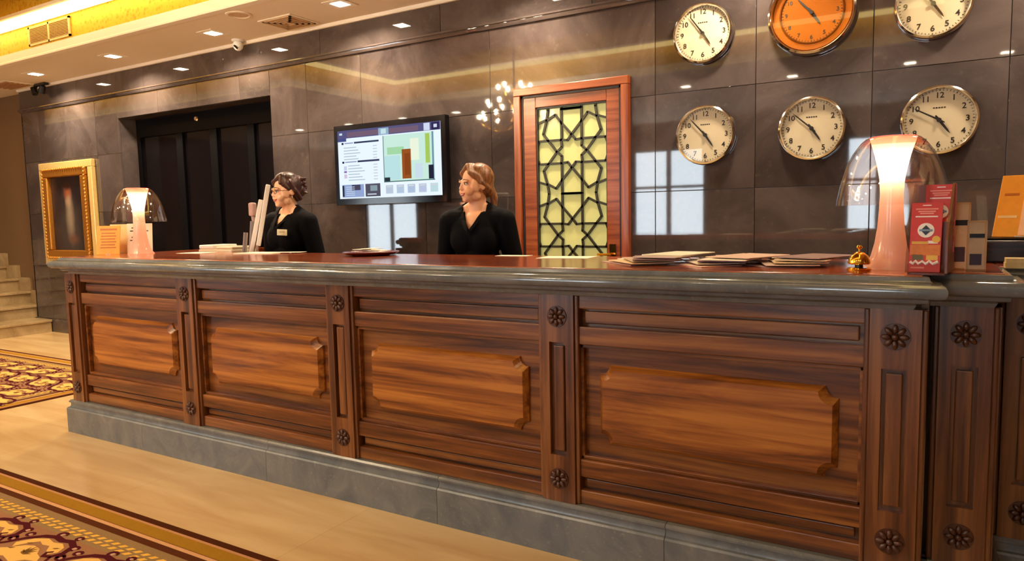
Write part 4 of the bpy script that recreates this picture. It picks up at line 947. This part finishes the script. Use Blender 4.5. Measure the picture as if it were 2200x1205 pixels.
def person(name, label, loc, body_yaw, head_yaw, scale, sk_c, hair_c, style, vz, pitch=0.0):
    t = thing(name, label, 'person', loc, body_yaw); t.scale = (scale,)*3
    skin = skin_mat('skin_'+style, sk_c); hair = hair_mat('hair_'+style, *hair_c)
    HB = Vector((0, -.012, 1.395))                    # chin level, head frame origin
    Hm = Matrix.Translation(HB) @ Matrix.Rotation(head_yaw, 4, 'Z') @ Matrix.Rotation(pitch, 4, 'X')
    # --- head
    h = MB()
    h.ell((0,.014,.138), (.074,.092,.088)); h.ell((0,-.030,.088), (.060,.060,.082)); h.ell((0,-.038,.040), (.047,.050,.038)); h.ell((0,-.068,.017), (.022,.018,.016))
    for s_ in (-1, 1):
        h.ell((s_*.037,-.060,.068), (.026,.027,.028)); h.ell((s_*.028,-.079,.127), (.026,.012,.010)); h.ell((s_*.048,-.015,.045), (.016,.03,.03))
        h.ell((s_*.010,-.092,.080), (.008,.009,.007)); h.ell((s_*.076,.012,.102), (.008,.020,.030)); h.ell((s_*.064,-.030,.10), (.012,.03,.04))
    h.cone((0,-.080,.122), .0085, (0,-.099,.085), .0105, 10); h.ell((0,-.086,.062), (.016,.009,.008)); h.ell((0,-.085,.049), (.021,.009,.012))
    h.xf(Hm)
    # --- body
    B = MB()
    B.cone((0,.018,1.30), .058, Hm @ Vector((0,.016,.045)), .050)
    for s_ in (-1, 1): B.cone((s_*.125,.012,1.305), .045, (0,.020,1.385), .042)
    B.ell((0,.0,1.20), (.155,.100,.155)); B.cone((-.145,0,1.295), .052, (.145,0,1.295), .052)
    for s_ in (-1, 1): B.ell((s_*.060,-.055,1.178), (.074,.056,.076))
    B.ell((0,0,1.04), (.125,.088,.14)); B.ell((0,.012,.90), (.160,.110,.14))
    for s_ in (-1, 1):
        B.cone((s_*.085,.005,.86), .088, (s_*.080,-.005,.48), .056); B.cone((s_*.080,-.005,.48), .054, (s_*.075,.018,.09), .036); B.cone((s_*.075,.03,.045), .034, (s_*.080,-.115,.030), .027)
        B.cone((s_*.172,.002,1.285), .050, (s_*.212,.035,1.03), .041); B.cone((s_*.212,.035,1.03), .040, (s_*.165,-.150,.955), .027)
        # hand with five fingers resting at desk height
        hx, hy, hz = s_*.155, -.190, .945; B.ell((hx, hy, hz), (.038,.046,.016))
        for q in range(4):
            fx_ = hx+(-.027+.018*q); ln = (.060,.070,.066,.052)[q]
            B.cone((fx_, hy-.035, hz), .0090, (fx_, hy-.035-ln*.55, hz-.004), .0085, 8); B.cone((fx_, hy-.035-ln*.55, hz-.004), .0085, (fx_, hy-.035-ln, hz-.018), .0075, 8)
        B.cone((hx-s_*.034, hy+.012, hz), .0105, (hx-s_*.058, hy-.022, hz-.004), .009, 8)
    core = MB(); core.add(B.v, B.f); core.add(h.v, h.f)
    new_obj('body', remesh(core, 'body', skin, .0048, 4), t)
    # --- jacket: body volumes a little fuller, opened in a V at the throat
    J = MB(); g = .013
    for s_ in (-1, 1): J.cone((s_*.130,.012,1.305), .045+g, (0,.026,1.378), .044+g*.6)
    J.ell((0,.0,1.20), (.158+g,.104+g,.155+g)); J.cone((-.150,0,1.295), .054+g, (.150,0,1.295), .054+g)
    for s_ in (-1, 1): J.ell((s_*.058,-.052,1.175), (.080+g,.060+g,.085+g))
    J.ell((0,0,1.04), (.132+g,.094+g,.15+g)); J.ell((0,.012,.88), (.172+g,.122+g,.15+g))
    for s_ in (-1, 1):
        J.cone((s_*.178,.002,1.285), .054+g, (s_*.222,.035,1.03), .046+g); J.cone((s_*.222,.035,1.03), .046+g, (s_*.170,-.135,.957), .034+g)
    def keep(c):
        if c.z > 1.408: return False
        if c.y < .008 and c.z > vz and abs(c.x+.006) < (c.z-vz)*.52+.004: return False
        return not (c.z > 1.34 and c.y < .0 and abs(c.x) < .075)
    jk = new_obj('jacket', remesh(J, 'jacket', M['cloth_black'], .0045, 6, keep), t)
    so = jk.modifiers.new('thickness', 'SOLIDIFY'); so.thickness = .004; so.offset = -1
    # lapels lie along the V
    for s_ in (-1, 1):
        pts = []
        for k in range(7):
            q = k/6.; z = vz-.01+(1.385-vz)*q; pts.append(Vector((s_*(.006+(z-vz)*.50)-.004, -.150+.165*q**1.35, z)))
        lp = MB(); vs = []
        for k, p in enumerate(pts):
            wdt = .030*(1-.35*abs(k-3)/3); vs += [p+Vector((0,.002,0)), p+Vector((s_*wdt,.012,.004)), p+Vector((s_*wdt,.020,.004)), p+Vector((0,.014,0))]
        fs = []
        for k in range(6):
            for c in range(4): fs.append((4*k+c, 4*k+(c+1) % 4, 4*k+4+(c+1) % 4, 4*k+4+c))
        fs += [(3,2,1,0), (24,25,26,27)]
        lp.add(vs, fs).build('lapel', M['cloth_black'], jk, smooth=True)
    # trousers and shoes (behind the counter)
    Tm = MB(); Tm.ell((0,.012,.89), (.166,.116,.13))
    for s_ in (-1, 1): Tm.cone((s_*.085,.005,.86), .096, (s_*.080,-.005,.48), .068); Tm.cone((s_*.080,-.005,.48), .066, (s_*.075,.018,.12), .056)
    new_obj('trousers', remesh(Tm, 'trousers', M['cloth_black'], .012, 3), t)
    for s_ in (-1, 1):
        Sh = MB(); Sh.cone((s_*.075,.032,.048), .044, (s_*.081,-.122,.036), .036)
        new_obj('shoe', remesh(Sh, 'shoe', M['black_gloss'], .008, 2), t)
    # --- face details
    fc = lambda mb: mb.xf(Hm)
    for s_ in (-1, 1):
        e = fc(MB().ell((s_*.030,-.0755,.110), (.0125,.0105,.0078), 14, 10)).build('eye', EYEW, t, smooth=True)
        fc(MB().ell((s_*.030-.002,-.0835,.110), (.0058,.0040,.0060), 12, 8)).build('iris', EYED, e, smooth=True)
        fc(MB().tube([(s_*.044,-.073,.1125), (s_*.037,-.083,.1185), (s_*.028,-.0875,.1195), (s_*.017,-.084,.113)], [.0012,.0022,.0022,.0012], 6)).build('eyelid', plain('lash_'+style+str(s_), (44,24,20), .5), e, smooth=True)
        fc(MB().tube([(s_*.050,-.072,.129), (s_*.038,-.087,.1365), (s_*.026,-.092,.1365), (s_*.014,-.091,.132)], [.0012,.0028,.0030,.0018], 6)).build('eyebrow', hair, t, smooth=True)
    fc(MB().tube([(-.031,-.0755,.061), (-.015,-.0890,.0535), (0,-.0925,.0535), (.015,-.0890,.0535), (.031,-.0755,.061)], [.0012,.0034,.0036,.0034,.0012], 8)).build('upper_lip', LIP, t, smooth=True)
    fc(MB().tube([(-.028,-.0765,.059), (-.014,-.0895,.0455), (0,-.0920,.0435), (.014,-.0895,.0455), (.028,-.0765,.059)], [.0012,.0036,.0042,.0036,.0012], 8)).build('lower_lip', LIP, t, smooth=True)
    fc(MB().tube([(-.024,-.0795,.0580), (-.013,-.0890,.0495), (0,-.0915,.0487), (.013,-.0890,.0495), (.024,-.0795,.0580)], [.001,.003,.0034,.003,.001], 8)).build('teeth', TEETH, t, smooth=True)
    # --- hair
    Hh = MB()
    Hh.ell((0,.030,.148), (.0835,.094,.092)); Hh.ell((0,.060,.105), (.070,.058,.080))
    if style == 'dark':
        Hh.ell((.0,.012,.200), (.070,.078,.045)); Hh.ell((0,.088,.165), (.058,.046,.055)); Hh.ell((.02,.095,.11), (.046,.04,.05)); Hh.ell((-.03,.085,.09), (.04,.04,.045))
        # side-swept fringe
        for k in range(7):
            q = k/6.; Hh.cone((.045-.02*q,-.040-.012*q,.215-.01*q), .020, (-.030-.042*q,-.076+.034*q,.176-.030*q), .014, 10)
        for k in range(4):
            q = k/3.; Hh.cone((.045,-.045,.210), .018, (.060+.014*q,-.062+.050*q,.165-.045*q), .013, 10)
        for s_ in (-1, 1): Hh.cone((s_*.074,.0,.17), .018, (s_*.079,.030,.105), .016); Hh.cone((s_*.079,.03,.115), .016, (s_*.060,.070,.055), .020)
        rnd = random.Random(4)
        for k in range(16):
            a = rnd.uniform(-1.2, 1.2); z = rnd.uniform(.08, .21); p = Vector((.062*math.sin(a), .075+.045*math.cos(a), z)); q = p+Vector((.026*math.sin(a), .026, rnd.uniform(-.03, .012))); Hh.cone(p, .013, q, .0055, 8)
    else:
        Hh.ell((0,.02,.190), (.070,.078,.046))
        for s_ in (-1, 1):
            for k in range(6):
                q = k/5.; Hh.cone((s_*.008,-.045+.03*q,.222), .015, (s_*(.050+.016*q),-.062+.045*q,.176-.018*q), .014, 10); Hh.cone((s_*(.050+.016*q),-.062+.045*q,.176-.018*q), .014, (s_*(.074+.004*q),-.006+.02*q,.118-.006*q), .013, 10)
            Hh.cone((s_*.078,.0,.12), .015, (s_*.066,.065,.075), .016)
        Hh.cone((0,.105,.085), .026, (.004,.125,.03), .026); Hh.cone((.004,.125,.03), .026, (.006,.118,-.07), .014)
    Hh.xf(Hm); new_obj('hair', remesh(Hh, 'hair', hair, .0050, 3), t)
    if style == 'fair':
        fc(MB().lathe([(.020,-.006), (.026,-.004), (.026,.004), (.020,.006)], 18).xf(Matrix.Translation((0,.106,.082)) @ Matrix.Rotation(1.0, 4, 'X'))).build('hair_tie', M['black_plastic'], t, smooth=True)
    else:
        gm = plain('dark_red_spectacle_frame', (60,18,20), .3)
        gl = None
        for s_ in (-1, 1):
            rng = [(s_*.031+.021*math.cos(a), -.0965+.004*abs(math.cos(a)), .108+.0145*math.sin(a)) for a in [2*PI*k/18 for k in range(19)]]
            if gl is None: gl = fc(MB().tube(rng, .0020, 6)).build('spectacles', gm, t, smooth=True)
            else: fc(MB().tube(rng, .0020, 6)).build('rim', gm, gl, smooth=True)
            fc(MB().tube([(s_*.052,-.092,.112), (s_*.072,-.05,.113), (s_*.079,.015,.112)], .0018, 6)).build('temple', gm, gl, smooth=True)
        fc(MB().tube([(-.010,-.0985,.111), (0,-.1025,.113), (.010,-.0985,.111)], .0018, 6)).build('bridge', gm, gl, smooth=True)
        for s_ in (-1, 1): fc(MB().ell((s_*.080,.006,.062), (.004,.004,.009), 10, 8)).build('earring', M['chrome'], t, smooth=True)
        Bd = MB().box(-.038, .038, -.004, 0, -.021, .021).xf(Matrix.Translation((.085,-.152,1.215)) @ Matrix.Rotation(.30, 4, 'Z') @ Matrix.Rotation(.06, 4, 'Y')); bd_ = Bd.build('name_badge', plain('cream_badge', (250,240,206), .4, var=.05), t, bevel=.002)
        MB().box(-.020, .018, -.0046, -.003, .001, .005).xf(Matrix.Translation((.085,-.152,1.215)) @ Matrix.Rotation(.30, 4, 'Z') @ Matrix.Rotation(.06, 4, 'Y')).build('badge_print', M['brass'], bd_)
    return t
def yaw_to(d): return math.atan2(d[0], -d[1])       # local front is -Y
b1 = yaw_to((.02, -1.0)); h1 = yaw_to((-.32, -.95)); b2 = yaw_to((.22, -.975)); h2 = yaw_to((-.47, -.88))
person('person', 'smiling person with dark pinned hair, glasses and name badge in a black jacket', (.60, 1.20, 0), b1, h1-b1, 1.0, (248,196,160), ((32,13,14), (80,38,32)), 'dark', 1.248, .06)
person('person', 'smiling person with fair hair in a low ponytail wearing a black jacket', (2.195, 1.20, 0), b2, h2-b2, .988, (246,186,146), ((86,48,26), (170,112,66)), 'fair', 1.235)
